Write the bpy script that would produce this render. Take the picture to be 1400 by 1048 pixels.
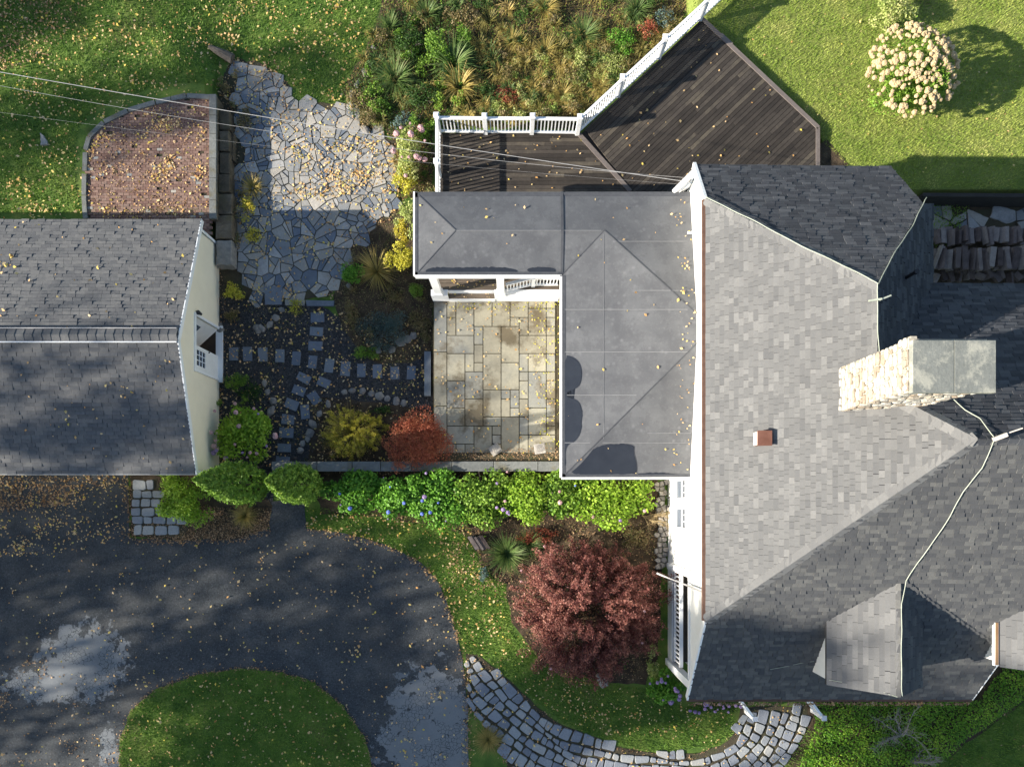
import bpy, bmesh, math, random
import numpy as np
from mathutils import Vector, Matrix
random.seed(7); rng = np.random.default_rng(7)
for o in list(bpy.data.objects): bpy.data.objects.remove(o)
scene = bpy.context.scene
COL = scene.collection

# ---------------------------------------------------------------- camera, sky, sun, exposure
CAMH = 27.0                      # metres above the path
G = 930.0 / CAMH                 # photo pixels per metre at ground level
cam = bpy.data.cameras.new('camera'); co = bpy.data.objects.new('camera', cam); COL.objects.link(co)
co.location = (0, 0, CAMH); co.rotation_euler = (0, 0, 0)
cam.sensor_width = 36; cam.lens = 36 * 930 / 1400; cam.shift_y = 166 / 1400; cam.clip_end = 2000
scene.camera = co
SUN_EL = math.radians(21.5); SUN_DIR = math.radians(13.3)       # shadows fall towards +x, a little +y
w = bpy.data.worlds.new('World'); scene.world = w; w.use_nodes = True
nt = w.node_tree; bg = nt.nodes['Background']
sky = nt.nodes.new('ShaderNodeTexSky'); sky.sky_type = 'NISHITA'; sky.sun_disc = False
sky.sun_elevation = SUN_EL
# azimuth of the sun seen from the scene: direction (-cos, -sin)
sx, sy = -math.cos(SUN_DIR), -math.sin(SUN_DIR)
sky.sun_rotation = math.atan2(sx, sy)
sky.air_density = 1.0; sky.dust_density = 0.6; sky.ozone_density = 1.2
nt.links.new(sky.outputs[0], bg.inputs[0]); bg.inputs[1].default_value = 0.085
sl = bpy.data.lights.new('sun', 'SUN'); so = bpy.data.objects.new('sun', sl); COL.objects.link(so)
sl.energy = 5.0; sl.angle = math.radians(0.53); sl.color = (1.0, 0.93, 0.82)
sv = Vector((sx * math.cos(SUN_EL), sy * math.cos(SUN_EL), math.sin(SUN_EL)))
so.rotation_euler = sv.to_track_quat('Z', 'Y').to_euler(); so.location = sv * 60
scene.view_settings.view_transform = 'Standard'; scene.view_settings.look = 'None'
scene.view_settings.gamma = 1; scene.view_settings.use_curve_mapping = False
scene.view_settings.exposure = 1.42

# ---------------------------------------------------------------- helpers
def sstep(t): t = np.clip(t, 0, 1); return t * t * (3 - 2 * t)
def hgt(x, y):
    """ground height: the brick terrace and the lawn beyond the shed lie 0.6 m higher"""
    x = np.asarray(x, float); y = np.asarray(y, float)
    a = sstep((y - 10.35) / 0.3)
    wd = 0.12 + 5.0 * sstep((y - 16.3) / 3.0)
    b = sstep((-11.72 + wd * .35 - x) / wd)
    # the lawn east of the deck lies almost level with the deck boards
    d = (x - 7.31) * .6909 + (y - 18.58) * .7229 + .45
    c = sstep(d / .3) * sstep((x - 6.9) / .3) * sstep((y - 11.95) / .25)
    return 0.6 * a * b + 0.85 * c
def P(px, py, z=0.0):
    k = (CAMH - z) / CAMH / G
    return Vector(((px - 700) * k, (690 - py) * k, z))
def Pg(px, py, dz=0.0):
    p = P(px, py); h = float(hgt(p.x, p.y)); p = P(px, py, h); p.z += dz; return p
def U(x, y, z): return Vector((x / G, y / G, z))            # plan measured in photo pixels at ground scale
def link(o, parent=None):
    COL.objects.link(o)
    if parent: o.parent = parent
    return o
def tag(o, label=None, cat=None, group=None, kind=None):
    if label: o['label'] = label
    if cat: o['category'] = cat
    if group: o['group'] = group
    if kind: o['kind'] = kind
    return o
def thing(name, loc, label, cat, group=None, rz=0):
    o = bpy.data.objects.new(name, None); o.location = loc; o.rotation_euler = (0, 0, rz); o.empty_display_size = .2
    link(o); tag(o, label, cat, group)
    return o
class MB:
    def __init__(s): s.v = []; s.f = []; s.r = []
    def add(s, vs, fs, r=None):
        b = len(s.v); s.v += [tuple(v) for v in vs]
        r = random.random() if r is None else r
        for f in fs: s.f.append([b + i for i in f]); s.r.append(r)
    def box(s, c, size, rz=0, r=None, M=None):
        x, y, z = [a / 2 for a in size]
        vs = [Vector((i * x, j * y, k * z)) for k in (-1, 1) for i, j in ((-1, -1), (1, -1), (1, 1), (-1, 1))]
        R = M if M is not None else Matrix.Rotation(rz, 3, 'Z')
        s.add([R @ v + Vector(c) for v in vs], [(0, 3, 2, 1), (4, 5, 6, 7), (0, 1, 5, 4), (1, 2, 6, 5), (2, 3, 7, 6), (3, 0, 4, 7)], r)
    def beam(s, a, b, wd, ht, r=None, up=Vector((0, 0, 1))):
        a = Vector(a); b = Vector(b); d = (b - a); L = d.length; d.normalize()
        sd = d.cross(up)
        if sd.length < 1e-4: sd = Vector((1, 0, 0))
        sd.normalize(); u = sd.cross(d)
        M = Matrix((d, sd, u)).transposed()
        s.box((a + b) / 2, (L, wd, ht), r=r, M=M)
    def prism(s, poly, z0, z1, r=None, bevel=0):
        """poly: xy list (counter-clockwise); z0,z1 numbers"""
        n = len(poly)
        if area(poly) < 0: poly = poly[::-1]
        if bevel:
            cx = sum(p[0] for p in poly) / n; cy = sum(p[1] for p in poly) / n
            top = []
            for p in poly:
                d = math.hypot(p[0] - cx, p[1] - cy) + 1e-6; q = max(0, 1 - bevel / d)
                top.append((cx + (p[0] - cx) * q, cy + (p[1] - cy) * q))
            vs = [(p[0], p[1], z0) for p in poly] + [(p[0], p[1], z1 - bevel) for p in poly] + [(p[0], p[1], z1) for p in top]
            fs = [[i, (i + 1) % n, n + (i + 1) % n, n + i] for i in range(n)] + [[n + i, n + (i + 1) % n, 2 * n + (i + 1) % n, 2 * n + i] for i in range(n)] + [[2 * n + i for i in range(n)]]
        else:
            vs = [(p[0], p[1], z0) for p in poly] + [(p[0], p[1], z1) for p in poly]
            fs = [[i, (i + 1) % n, n + (i + 1) % n, n + i] for i in range(n)] + [[n + i for i in range(n)], [n - 1 - i for i in range(n)]]
        s.add(vs, fs, r)
    def tube(s, pts, rad, n=6, r=None, cap=True):
        pts = [Vector(p) for p in pts]; rr = rad if isinstance(rad, (list, tuple)) else [rad] * len(pts)
        vs = []; fs = []
        for i, p in enumerate(pts):
            d = (pts[min(i + 1, len(pts) - 1)] - pts[max(i - 1, 0)]); d.normalize()
            a = d.orthogonal() if abs(d.z) > .9 else d.cross(Vector((0, 0, 1))); a.normalize(); b = d.cross(a)
            for k in range(n):
                t = 2 * math.pi * k / n; vs.append(p + (a * math.cos(t) + b * math.sin(t)) * rr[i])
        for i in range(len(pts) - 1):
            for k in range(n):
                k2 = (k + 1) % n; fs.append((i * n + k, i * n + k2, (i + 1) * n + k2, (i + 1) * n + k))
        if cap: fs += [tuple(range(n))[::-1], tuple((len(pts) - 1) * n + k for k in range(n))]
        s.add(vs, fs, r)
    def mesh(s, name, mat):
        me = bpy.data.meshes.new(name); me.from_pydata(s.v, [], s.f)
        at = me.attributes.new('rnd', 'FLOAT', 'FACE'); at.data.foreach_set('value', s.r)
        me.materials.append(mat); me.update(); return me
    def build(s, name, mat, parent=None, smooth=False):
        me = s.mesh(name, mat)
        if smooth: me.polygons.foreach_set('use_smooth', [True] * len(me.polygons))
        o = bpy.data.objects.new(name, me); link(o, parent)
        if parent: o.matrix_parent_inverse = wm(parent).inverted()
        return o
def wm(o):
    m = Matrix.Translation(o.location) @ o.rotation_euler.to_matrix().to_4x4()
    return (wm(o.parent) @ m) if (o.parent and o.type == 'EMPTY') else m
def inst(me, name, loc, parent=None, rot=(0, 0, 0), scale=1, M=None):
    o = bpy.data.objects.new(name, me); link(o, parent)
    if M is not None: o.matrix_basis = M
    else:
        o.location = loc; o.rotation_euler = rot; o.scale = (scale,) * 3 if not isinstance(scale, tuple) else scale
    if parent: o.matrix_parent_inverse = wm(parent).inverted()
    return o
def area(p): return sum(p[i][0] * p[(i + 1) % len(p)][1] - p[(i + 1) % len(p)][0] * p[i][1] for i in range(len(p))) / 2
def halfclip(poly, nx, ny, c):
    """keep nx*x+ny*y <= c"""
    out = []
    for i in range(len(poly)):
        a = poly[i]; b = poly[(i + 1) % len(poly)]; da = nx * a[0] + ny * a[1] - c; db = nx * b[0] + ny * b[1] - c
        if da <= 0: out.append(a)
        if (da < 0 < db) or (db < 0 < da):
            t = da / (da - db); out.append((a[0] + (b[0] - a[0]) * t, a[1] + (b[1] - a[1]) * t))
    return out
def clip(poly, conv):
    if area(conv) < 0: conv = conv[::-1]
    for i in range(len(conv)):
        a = conv[i]; b = conv[(i + 1) % len(conv)]; nx, ny = b[1] - a[1], a[0] - b[0]
        poly = halfclip(poly, nx, ny, nx * a[0] + ny * a[1])
        if len(poly) < 3: return []
    return poly
def inpoly(x, y, poly):
    x = np.asarray(x); y = np.asarray(y); c = np.zeros(x.shape, bool); n = len(poly)
    for i in range(n):
        x1, y1 = poly[i][0], poly[i][1]; x2, y2 = poly[(i + 1) % n][0], poly[(i + 1) % n][1]
        if y1 == y2: continue
        m = ((y1 > y) != (y2 > y)) & (x < (x2 - x1) * (y - y1) / (y2 - y1) + x1); c ^= m
    return c
def W(poly, z=0): return [tuple(P(a, b, z)[:2]) for a, b in poly]
def rough_edge(poly, step=.25, amp=.05):
    out = []
    for i in range(len(poly)):
        a = Vector(poly[i][:2]); b = Vector(poly[(i + 1) % len(poly)][:2]); n = max(1, int((b - a).length / step))
        if n > 400: n = 1
        for k in range(n):
            p = a.lerp(b, k / n); j = amp if n > 1 else 0; out.append((p.x + random.uniform(-j, j), p.y + random.uniform(-j, j)))
    return out
def smooth_poly(p, it=2):
    for _ in range(it):
        q = []
        for i in range(len(p)):
            a = p[i]; b = p[(i + 1) % len(p)]
            q += [(a[0] * .75 + b[0] * .25, a[1] * .75 + b[1] * .25), (a[0] * .25 + b[0] * .75, a[1] * .25 + b[1] * .75)]
        p = q
    return p

# ---------------------------------------------------------------- materials
def ramp(nt, stops):
    r = nt.nodes.new('ShaderNodeValToRGB'); e = r.color_ramp.elements
    while len(e) < len(stops): e.new(.5)
    for i, s in enumerate(stops):
        if len(s) == 2 and isinstance(s[1], (tuple, list)): p, c = s
        else: p, c = i / (len(stops) - 1), s
        e[i].position = p; e[i].color = (*c, 1)
    return r
def mat(name, stops, nscale=2.0, nw=.5, rough=.85, bump=None, fine=None, trans=0, spec=.3, objrand=False, stretch=None, extra=None, detail=6):
    """colour = ramp(rnd attribute mixed with noise), times fine noise"""
    m = bpy.data.materials.new(name); m.use_nodes = True; nt = m.node_tree; N = nt.nodes; L = nt.links
    b = N['Principled BSDF']; b.inputs['Roughness'].default_value = rough; b.inputs['Specular IOR Level'].default_value = spec
    geo = N.new('ShaderNodeNewGeometry'); pos = geo.outputs['Position']
    if stretch:
        mp = N.new('ShaderNodeMapping'); mp.vector_type = 'POINT'; mp.inputs['Rotation'].default_value = (0, 0, stretch[3] if len(stretch) > 3 else 0); mp.inputs['Scale'].default_value = stretch[:3]
        L.new(pos, mp.inputs[0]); pos = mp.outputs[0]
    def noise(sc, dt=detail, rg=.6):
        n = N.new('ShaderNodeTexNoise'); n.inputs['Scale'].default_value = sc; n.inputs['Detail'].default_value = dt; n.inputs['Roughness'].default_value = rg
        L.new(pos, n.inputs['Vector']); return n.outputs[0]
    def math_(op, a, b2=None):
        n = N.new('ShaderNodeMath'); n.operation = op
        for i, q in enumerate((a, b2)):
            if q is None: continue
            if isinstance(q, (int, float)): n.inputs[i].default_value = q
            else: L.new(q, n.inputs[i])
        return n.outputs[0]
    at = N.new('ShaderNodeAttribute'); at.attribute_name = 'rnd'; base = at.outputs['Fac']
    if objrand:
        oi = N.new('ShaderNodeObjectInfo'); base = math_('FRACT', math_('ADD', base, oi.outputs['Random']))
    n1 = noise(nscale)
    n1s = math_('ADD', math_('MULTIPLY', math_('SUBTRACT', n1, .5), 2.2), .5)
    fac = math_('ADD', math_('MULTIPLY', base, 1 - nw), math_('MULTIPLY', n1s, nw))
    r = ramp(nt, stops); L.new(fac, r.inputs[0]); colr = r.outputs[0]
    if fine:
        fn = noise(fine[0], 3, .7)
        v = math_('ADD', math_('MULTIPLY', math_('SUBTRACT', fn, .5), fine[1] * 2), 1.0)
        mx = N.new('ShaderNodeMix'); mx.data_type = 'RGBA'; mx.blend_type = 'MULTIPLY'; mx.inputs[0].default_value = 1
        L.new(colr, mx.inputs[6]); cb = N.new('ShaderNodeCombineColor')
        for i in range(3): L.new(v, cb.inputs[i])
        L.new(cb.outputs[0], mx.inputs[7]); colr = mx.outputs[2]
    if extra: colr = extra(N, L, math_, noise, colr, pos, geo, b)
    L.new(colr, b.inputs['Base Color'])
    if bump:
        bn = noise(bump[0], 5, .65); bp = N.new('ShaderNodeBump'); bp.inputs['Strength'].default_value = bump[1]; bp.inputs['Distance'].default_value = bump[2] if len(bump) > 2 else .02
        L.new(bn, bp.inputs['Height']); L.new(bp.outputs[0], b.inputs['Normal'])
    if trans:
        t = N.new('ShaderNodeBsdfTranslucent'); L.new(colr, t.inputs[0]); ms = N.new('ShaderNodeMixShader'); ms.inputs[0].default_value = trans
        L.new(b.outputs[0], ms.inputs[1]); L.new(t.outputs[0], ms.inputs[2]); L.new(ms.outputs[0], N['Material Output'].inputs[0])
    return m
def mixc(N, L, f, a, b2):
    mx = N.new('ShaderNodeMix'); mx.data_type = 'RGBA'
    L.new(f, mx.inputs[0])
    for i, q in ((6, a), (7, b2)):
        if isinstance(q, tuple): mx.inputs[i].default_value = (*q, 1)
        else: L.new(q, mx.inputs[i])
    return mx.outputs[2]
def blob_mask(N, L, math_, noise, pos, spots, nsc, amt, edge=.08):
    """1 inside noisy blobs given as (x, y, radius)"""
    n = noise(nsc, 8, .65); acc = None
    for (x, y, rx, ry) in spots:
        sub = N.new('ShaderNodeVectorMath'); sub.operation = 'SUBTRACT'; L.new(pos, sub.inputs[0]); sub.inputs[1].default_value = (x, y, 0)
        ml = N.new('ShaderNodeVectorMath'); ml.operation = 'MULTIPLY'; L.new(sub.outputs[0], ml.inputs[0]); ml.inputs[1].default_value = (1 / rx, 1 / ry, 0)
        ln = N.new('ShaderNodeVectorMath'); ln.operation = 'LENGTH'; L.new(ml.outputs[0], ln.inputs[0]); d = ln.outputs['Value']
        acc = d if acc is None else math_('MINIMUM', acc, d)
    d = math_('ADD', acc, math_('MULTIPLY', math_('SUBTRACT', n, .5), amt))
    mr = N.new('ShaderNodeMapRange'); mr.inputs[1].default_value = 1 + edge; mr.inputs[2].default_value = 1 - edge; L.new(d, mr.inputs[0])
    return mr.outputs[0]

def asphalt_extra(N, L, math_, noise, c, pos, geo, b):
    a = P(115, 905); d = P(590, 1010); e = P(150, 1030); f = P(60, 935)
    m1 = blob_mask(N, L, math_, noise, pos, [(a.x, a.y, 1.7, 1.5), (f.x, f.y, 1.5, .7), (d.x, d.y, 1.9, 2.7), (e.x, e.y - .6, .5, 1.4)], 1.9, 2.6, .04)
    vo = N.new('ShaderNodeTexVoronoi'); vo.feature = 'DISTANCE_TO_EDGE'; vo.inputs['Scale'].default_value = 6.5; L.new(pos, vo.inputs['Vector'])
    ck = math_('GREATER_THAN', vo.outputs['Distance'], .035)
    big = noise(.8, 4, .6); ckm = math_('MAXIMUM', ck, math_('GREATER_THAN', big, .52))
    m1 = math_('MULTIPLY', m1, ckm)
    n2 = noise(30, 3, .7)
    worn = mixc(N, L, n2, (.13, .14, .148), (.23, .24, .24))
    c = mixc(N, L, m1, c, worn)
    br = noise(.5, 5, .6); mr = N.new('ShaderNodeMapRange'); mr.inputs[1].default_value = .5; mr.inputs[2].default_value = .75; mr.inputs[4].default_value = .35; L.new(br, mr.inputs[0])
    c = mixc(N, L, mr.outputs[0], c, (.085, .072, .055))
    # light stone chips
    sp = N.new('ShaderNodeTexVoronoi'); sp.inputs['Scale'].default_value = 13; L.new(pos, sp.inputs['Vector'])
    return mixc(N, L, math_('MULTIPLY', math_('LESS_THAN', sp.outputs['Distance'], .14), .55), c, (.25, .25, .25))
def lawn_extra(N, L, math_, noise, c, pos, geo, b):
    e = blob_mask(N, L, math_, noise, pos, [(17, 22, 10.5, 11)], .5, .5, .3)  # paler, yellower zone over the upper right lawn
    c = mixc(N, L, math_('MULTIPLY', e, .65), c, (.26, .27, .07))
    n = noise(.35, 6, .65); mr = N.new('ShaderNodeMapRange'); mr.inputs[1].default_value = .56; mr.inputs[2].default_value = .74; mr.inputs[4].default_value = .75; L.new(n, mr.inputs[0])
    return mixc(N, L, mr.outputs[0], c, (.13, .10, .04))
def membrane_extra(N, L, math_, noise, c, pos, geo, b):
    t1 = noise(1.7, 9, .72); r1 = N.new('ShaderNodeMapRange'); r1.inputs[1].default_value = .50; r1.inputs[2].default_value = .53; r1.inputs[4].default_value = .28; L.new(t1, r1.inputs[0])
    c = mixc(N, L, r1.outputs[0], c, (.06, .06, .065))
    t2 = noise(9, 6, .75); r2 = N.new('ShaderNodeMapRange'); r2.inputs[1].default_value = .55; r2.inputs[2].default_value = .75; r2.inputs[4].default_value = .35; L.new(t2, r2.inputs[0])
    c = mixc(N, L, r2.outputs[0], c, (.21, .20, .19))
    v = N.new('ShaderNodeTexVoronoi'); v.inputs['Scale'].default_value = 4.2; v.inputs['Randomness'].default_value = 1; L.new(pos, v.inputs['Vector'])
    mr = N.new('ShaderNodeMapRange'); mr.inputs[1].default_value = .34; mr.inputs[2].default_value = .05; L.new(v.outputs['Distance'], mr.inputs[0])
    n = noise(.9, 4, .6); mr2 = N.new('ShaderNodeMapRange'); mr2.inputs[1].default_value = .42; mr2.inputs[2].default_value = .65; L.new(n, mr2.inputs[0])
    f = math_('MULTIPLY', math_('MULTIPLY', mr.outputs[0], mr2.outputs[0]), .45)
    return mixc(N, L, f, c, (.20, .20, .205))
def cap_extra(N, L, math_, noise, c, pos, geo, b):
    n = noise(2.2, 8, .7); mr = N.new('ShaderNodeMapRange'); mr.inputs[1].default_value = .50; mr.inputs[2].default_value = .62; L.new(n, mr.inputs[0])
    return mixc(N, L, mr.outputs[0], c, (.34, .33, .27))
def moss_extra(N, L, math_, noise, c, pos, geo, b):
    n = noise(1.3, 6, .65); mr = N.new('ShaderNodeMapRange'); mr.inputs[1].default_value = .52; mr.inputs[2].default_value = .68; mr.inputs[4].default_value = .7; L.new(n, mr.inputs[0])
    return mixc(N, L, mr.outputs[0], c, (.12, .10, .045))
def stain_extra(N, L, math_, noise, c, pos, geo, b):
    n = noise(.75, 6, .65); mr = N.new('ShaderNodeMapRange'); mr.inputs[1].default_value = .50; mr.inputs[2].default_value = .62; mr.inputs[4].default_value = .8; L.new(n, mr.inputs[0])
    return mixc(N, L, mr.outputs[0], c, (.085, .062, .032))

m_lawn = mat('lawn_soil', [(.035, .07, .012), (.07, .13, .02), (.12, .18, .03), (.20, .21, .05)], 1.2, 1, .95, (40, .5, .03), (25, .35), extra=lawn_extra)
m_blade = mat('grass_blades', [(.05, .11, .012), (.09, .18, .022), (.14, .25, .032), (.23, .32, .06), (.38, .36, .13)], 1.1, .6, .7, trans=.3)
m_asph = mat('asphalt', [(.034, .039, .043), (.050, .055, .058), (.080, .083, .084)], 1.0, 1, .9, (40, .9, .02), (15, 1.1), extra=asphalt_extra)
m_blade2 = mat('pale_grass_blades', [(.10, .17, .02), (.18, .27, .035), (.28, .36, .06), (.42, .44, .12), (.55, .48, .22)], .9, .62, .7, trans=.3)  # paler, yellower blades, used only on the upper right lawn
m_soil = mat('soil', [(.025, .018, .012), (.065, .046, .028), (.12, .085, .05)], 2.5, 1, 1, (25, .9, .05), (30, .6))
m_gravelbed = mat('gravel_bed', [(.020, .020, .021), (.045, .044, .044), (.085, .08, .076)], 8, 1, .9, (30, 1, .04), (40, .7))
m_pebble = mat('pebbles', [(.012, .013, .016), (.025, .026, .03), (.05, .05, .055), (.10, .095, .09), (.22, .2, .18)], 3, .15, .8)
m_joint = mat('joint_sand', [(.035, .028, .018), (.07, .058, .036), (.05, .06, .022)], 2, 1, 1, (20, .8, .03), (30, .5))
m_flag = mat('flagstone', [(.07, .085, .11), (.13, .15, .175), (.20, .205, .205), (.27, .25, .215), (.36, .35, .33), (.10, .11, .12)], 1.6, .22, .8, (12, .5, .02), (14, .3))
m_flag2 = mat('flagstone_pale', [(.17, .18, .19), (.24, .24, .23), (.34, .31, .26), (.42, .39, .34)], 1.6, .22, .8, (12, .5, .02), (14, .3))
m_blue = mat('bluestone', [(.14, .135, .11), (.24, .22, .165), (.32, .295, .22), (.20, .20, .18), (.38, .35, .27)], 1.6, .2, .75, (10, .35, .015), (9, .22), extra=stain_extra)
m_step = mat('stepping_stone', [(.09, .11, .14), (.14, .16, .19), (.17, .19, .20)], 3, .4, .75, (12, .5, .02), (14, .25))
m_cobble = mat('cobble', [(.14, .15, .17), (.21, .225, .25), (.29, .30, .30), (.36, .345, .31)], 2, .25, .8, (16, .7, .02), (16, .3))
m_brick = mat('brick', [(.11, .06, .045), (.17, .10, .08), (.24, .155, .12), (.12, .095, .085)], 2, .4, .9, (20, .4, .01), (20, .3))
m_rock = mat('rock', [(.16, .15, .14), (.26, .24, .21), (.36, .32, .27), (.42, .40, .37)], 4, .4, .9, (14, .9, .03), (10, .35))
m_chim = mat('chimney_stone', [(.20, .15, .11), (.30, .25, .19), (.39, .35, .29), (.43, .41, .36), (.26, .24, .22)], 3, .25, .9, (18, .8, .03), (12, .3))
m_mortar = mat('mortar', [(.34, .30, .24), (.42, .38, .31)], 5, 1, .95, (30, .6, .01))
m_cap = mat('cap_slab', [(.165, .17, .15), (.215, .22, .195)], 1.5, 1, .85, (8, .6, .02), (10, .25), extra=cap_extra)
m_moss = mat('mossy_stone', [(.05, .038, .025), (.11, .085, .055), (.20, .16, .11)], 2.2, .7, .95, (14, 1, .04), (14, .4), extra=moss_extra)
m_wallcap = mat('wall_cap', [(.11, .115, .11), (.19, .195, .18)], 3, .6, .85, (12, .6, .02), (12, .25), extra=moss_extra)
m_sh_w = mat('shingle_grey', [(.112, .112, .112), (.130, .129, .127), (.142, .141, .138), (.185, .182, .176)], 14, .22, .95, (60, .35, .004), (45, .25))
m_sh_n = mat('shingle_shaded', [(.030, .032, .038), (.050, .053, .060), (.085, .088, .094)], 14, .25, .95, (60, .35, .004), (45, .25))  # albedo lowered to paint in the shade on the north and east slopes
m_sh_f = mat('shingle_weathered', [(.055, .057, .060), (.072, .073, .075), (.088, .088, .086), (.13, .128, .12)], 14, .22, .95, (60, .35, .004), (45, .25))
m_sh_g = mat('shingle_shed', [(.075, .077, .082), (.115, .115, .115), (.16, .157, .15)], 9, .45, .95, (60, .35, .004), (40, .3))
m_under = mat('roof_underlay', [(.03, .03, .033), (.04, .04, .043)], 5, 1, .95)
m_memb = mat('roof_membrane', [(.075, .077, .082), (.10, .102, .106), (.13, .132, .135)], .8, 1, .55, (5, .15, .01), (30, .12), extra=membrane_extra, spec=.4)
m_seam = mat('membrane_seam', [(.16, .165, .17), (.22, .22, .22)], 6, 1, .7)
m_seamd = mat('membrane_lip', [(.05, .053, .06), (.08, .083, .09)], 6, 1, .7)
m_wet = mat('standing_water', [(.022, .025, .032), (.03, .034, .042)], 3, 1, .12, spec=.5)
m_white = mat('white_paint', [(.74, .74, .73), (.80, .80, .79)], 3, .6, .55)
m_siding = mat('cream_siding', [(.80, .72, .55), (.86, .78, .60)], 1.2, 1, .7, fine=(3, .05))
m_wwall = mat('white_siding', [(.72, .71, .67), (.80, .79, .76)], 1.5, 1, .7, fine=(3, .05))
m_deck = mat('deck_board', [(.016, .013, .011), (.032, .026, .021), (.052, .043, .035), (.11, .092, .066)], 1.5, .35, .8, (20, .4, .006), (12, .35))
m_decktrim = mat('deck_trim', [(.11, .09, .08), (.17, .145, .13)], 3, .5, .8, (20, .4, .006), (12, .3))
m_joist = mat('joist_wood', [(.025, .022, .02), (.04, .035, .03)], 3, 1, .9)
m_tread = mat('stair_tread', [(.09, .07, .055), (.16, .125, .09)], 3, .6, .8, (12, .4, .01), (8, .4), stretch=(1, 5, 1))
m_black = mat('black_metal', [(.015, .015, .017), (.03, .03, .032)], 5, 1, .5)
m_copper = mat('rusty_metal', [(.13, .055, .035), (.22, .10, .07)], 4, 1, .7)
m_galv = mat('galvanised_metal', [(.45, .40, .34), (.6, .55, .48)], 4, 1, .6)
m_cord = mat('pale_cord', [(.30, .33, .26), (.42, .44, .36)], 4, 1, .6)
m_cable = mat('grey_cable', [(.30, .295, .29), (.40, .39, .38)], 4, 1, .6)
m_gutter = mat('brown_gutter', [(.10, .055, .04), (.17, .10, .07)], 4, 1, .6)
m_wood = mat('firewood', [(.05, .035, .03), (.12, .09, .08), (.20, .16, .14), (.28, .24, .21)], 5, .3, .95, (20, .8, .02), (18, .4))
m_bark = mat('bark', [(.06, .05, .04), (.14, .12, .10)], 6, 1, .95, (20, .8, .02))
m_twig = mat('grey_twig', [(.22, .2, .18), (.35, .33, .3)], 5, .6, .9)
m_drytw = mat('dry_twig', [(.20, .14, .07), (.34, .26, .13)], 5, .6, .9)
m_int = mat('dark_interior', [(.035, .025, .018), (.08, .055, .035)], 2, 1, .9)
m_glass = mat('window_glass', [(.02, .03, .05), (.04, .055, .08)], 2, 1, .05, spec=.8)
m_screen = mat('window_shade', [(.04, .055, .08), (.07, .09, .12)], 2, 1, .3)
def leafm(name, st, tr=.35, r=.55): return mat(name, st, 1.6, .3, r, trans=tr, spec=.3)
m_fallen = leafm('fallen_leaves', [(.40, .19, .06), (.62, .34, .11), (.74, .47, .20), (.80, .60, .33), (.76, .58, .08), (.66, .54, .36)], .25, .7)
m_tan = leafm('dry_leaves', [(.16, .08, .035), (.30, .17, .08), (.45, .29, .16), (.55, .38, .22)], .2, .8)
m_l_hyd = leafm('hydrangea_leaf', [(.05, .14, .015), (.10, .25, .025), (.16, .36, .035), (.26, .46, .06)])
m_l_lime = leafm('lime_leaf', [(.12, .24, .02), (.22, .38, .03), (.34, .50, .05), (.46, .55, .09)])
m_l_mid = leafm('midgreen_leaf', [(.07, .16, .02), (.14, .27, .03), (.24, .38, .045), (.36, .45, .08)])
m_l_dark = leafm('darkgreen_leaf', [(.025, .06, .012), (.055, .12, .02), (.10, .19, .035)])
m_l_arb = leafm('arborvitae_leaf', [(.04, .09, .012), (.09, .18, .02), (.17, .29, .035), (.34, .42, .07)], .2)
m_l_gold = leafm('golden_leaf', [(.26, .28, .035), (.52, .46, .05), (.72, .58, .08), (.40, .36, .06)])
m_l_yel = leafm('yellow_leaf', [(.35, .36, .04), (.60, .55, .06), (.75, .65, .14)])
m_l_red = leafm('rust_leaf', [(.16, .035, .022), (.32, .075, .045), (.46, .15, .07), (.56, .28, .12)])
m_l_barb = leafm('barberry_leaf', [(.06, .018, .020), (.18, .058, .050), (.33, .135, .10), (.52, .28, .20)])
m_l_blue = leafm('bluegreen_leaf', [(.05, .09, .08), (.12, .19, .17), (.24, .32, .28)])
m_l_ivy = leafm('ivy_leaf', [(.06, .16, .015), (.13, .30, .025), (.24, .42, .035), (.46, .56, .06)])
m_l_bed = leafm('bed_leaf', [(.05, .06, .02), (.12, .13, .035), (.24, .17, .07), (.36, .28, .14), (.10, .18, .03), (.26, .10, .06)])
m_l_pale = leafm('pale_leaf', [(.18, .28, .05), (.34, .42, .10), (.55, .55, .22), (.6, .45, .25)])
m_l_tree = leafm('tree_leaf', [(.15, .12, .03), (.30, .20, .05)])
m_b_green = leafm('strap_blade', [(.05, .10, .025), (.09, .16, .04), (.15, .22, .06), (.28, .30, .12)])
m_b_tan = leafm('strap_blade_tan', [(.10, .12, .03), (.26, .22, .06), (.48, .36, .10), (.60, .45, .2)])
m_f_cream = mat('cream_petals', [(.42, .27, .14), (.60, .45, .25), (.70, .60, .36)], 5, .2, .7, trans=.25)
m_f_pink = mat('pink_petals', [(.42, .20, .22), (.60, .36, .37), (.70, .52, .48)], 5, .2, .7, trans=.25)
m_f_blue = mat('blue_petals', [(.08, .16, .60), (.18, .26, .70), (.30, .28, .65)], 5, .2, .7, trans=.25)
m_f_lil = mat('lilac_petals', [(.24, .14, .32), (.36, .25, .46), (.50, .40, .58)], 5, .2, .7, trans=.25)

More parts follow.
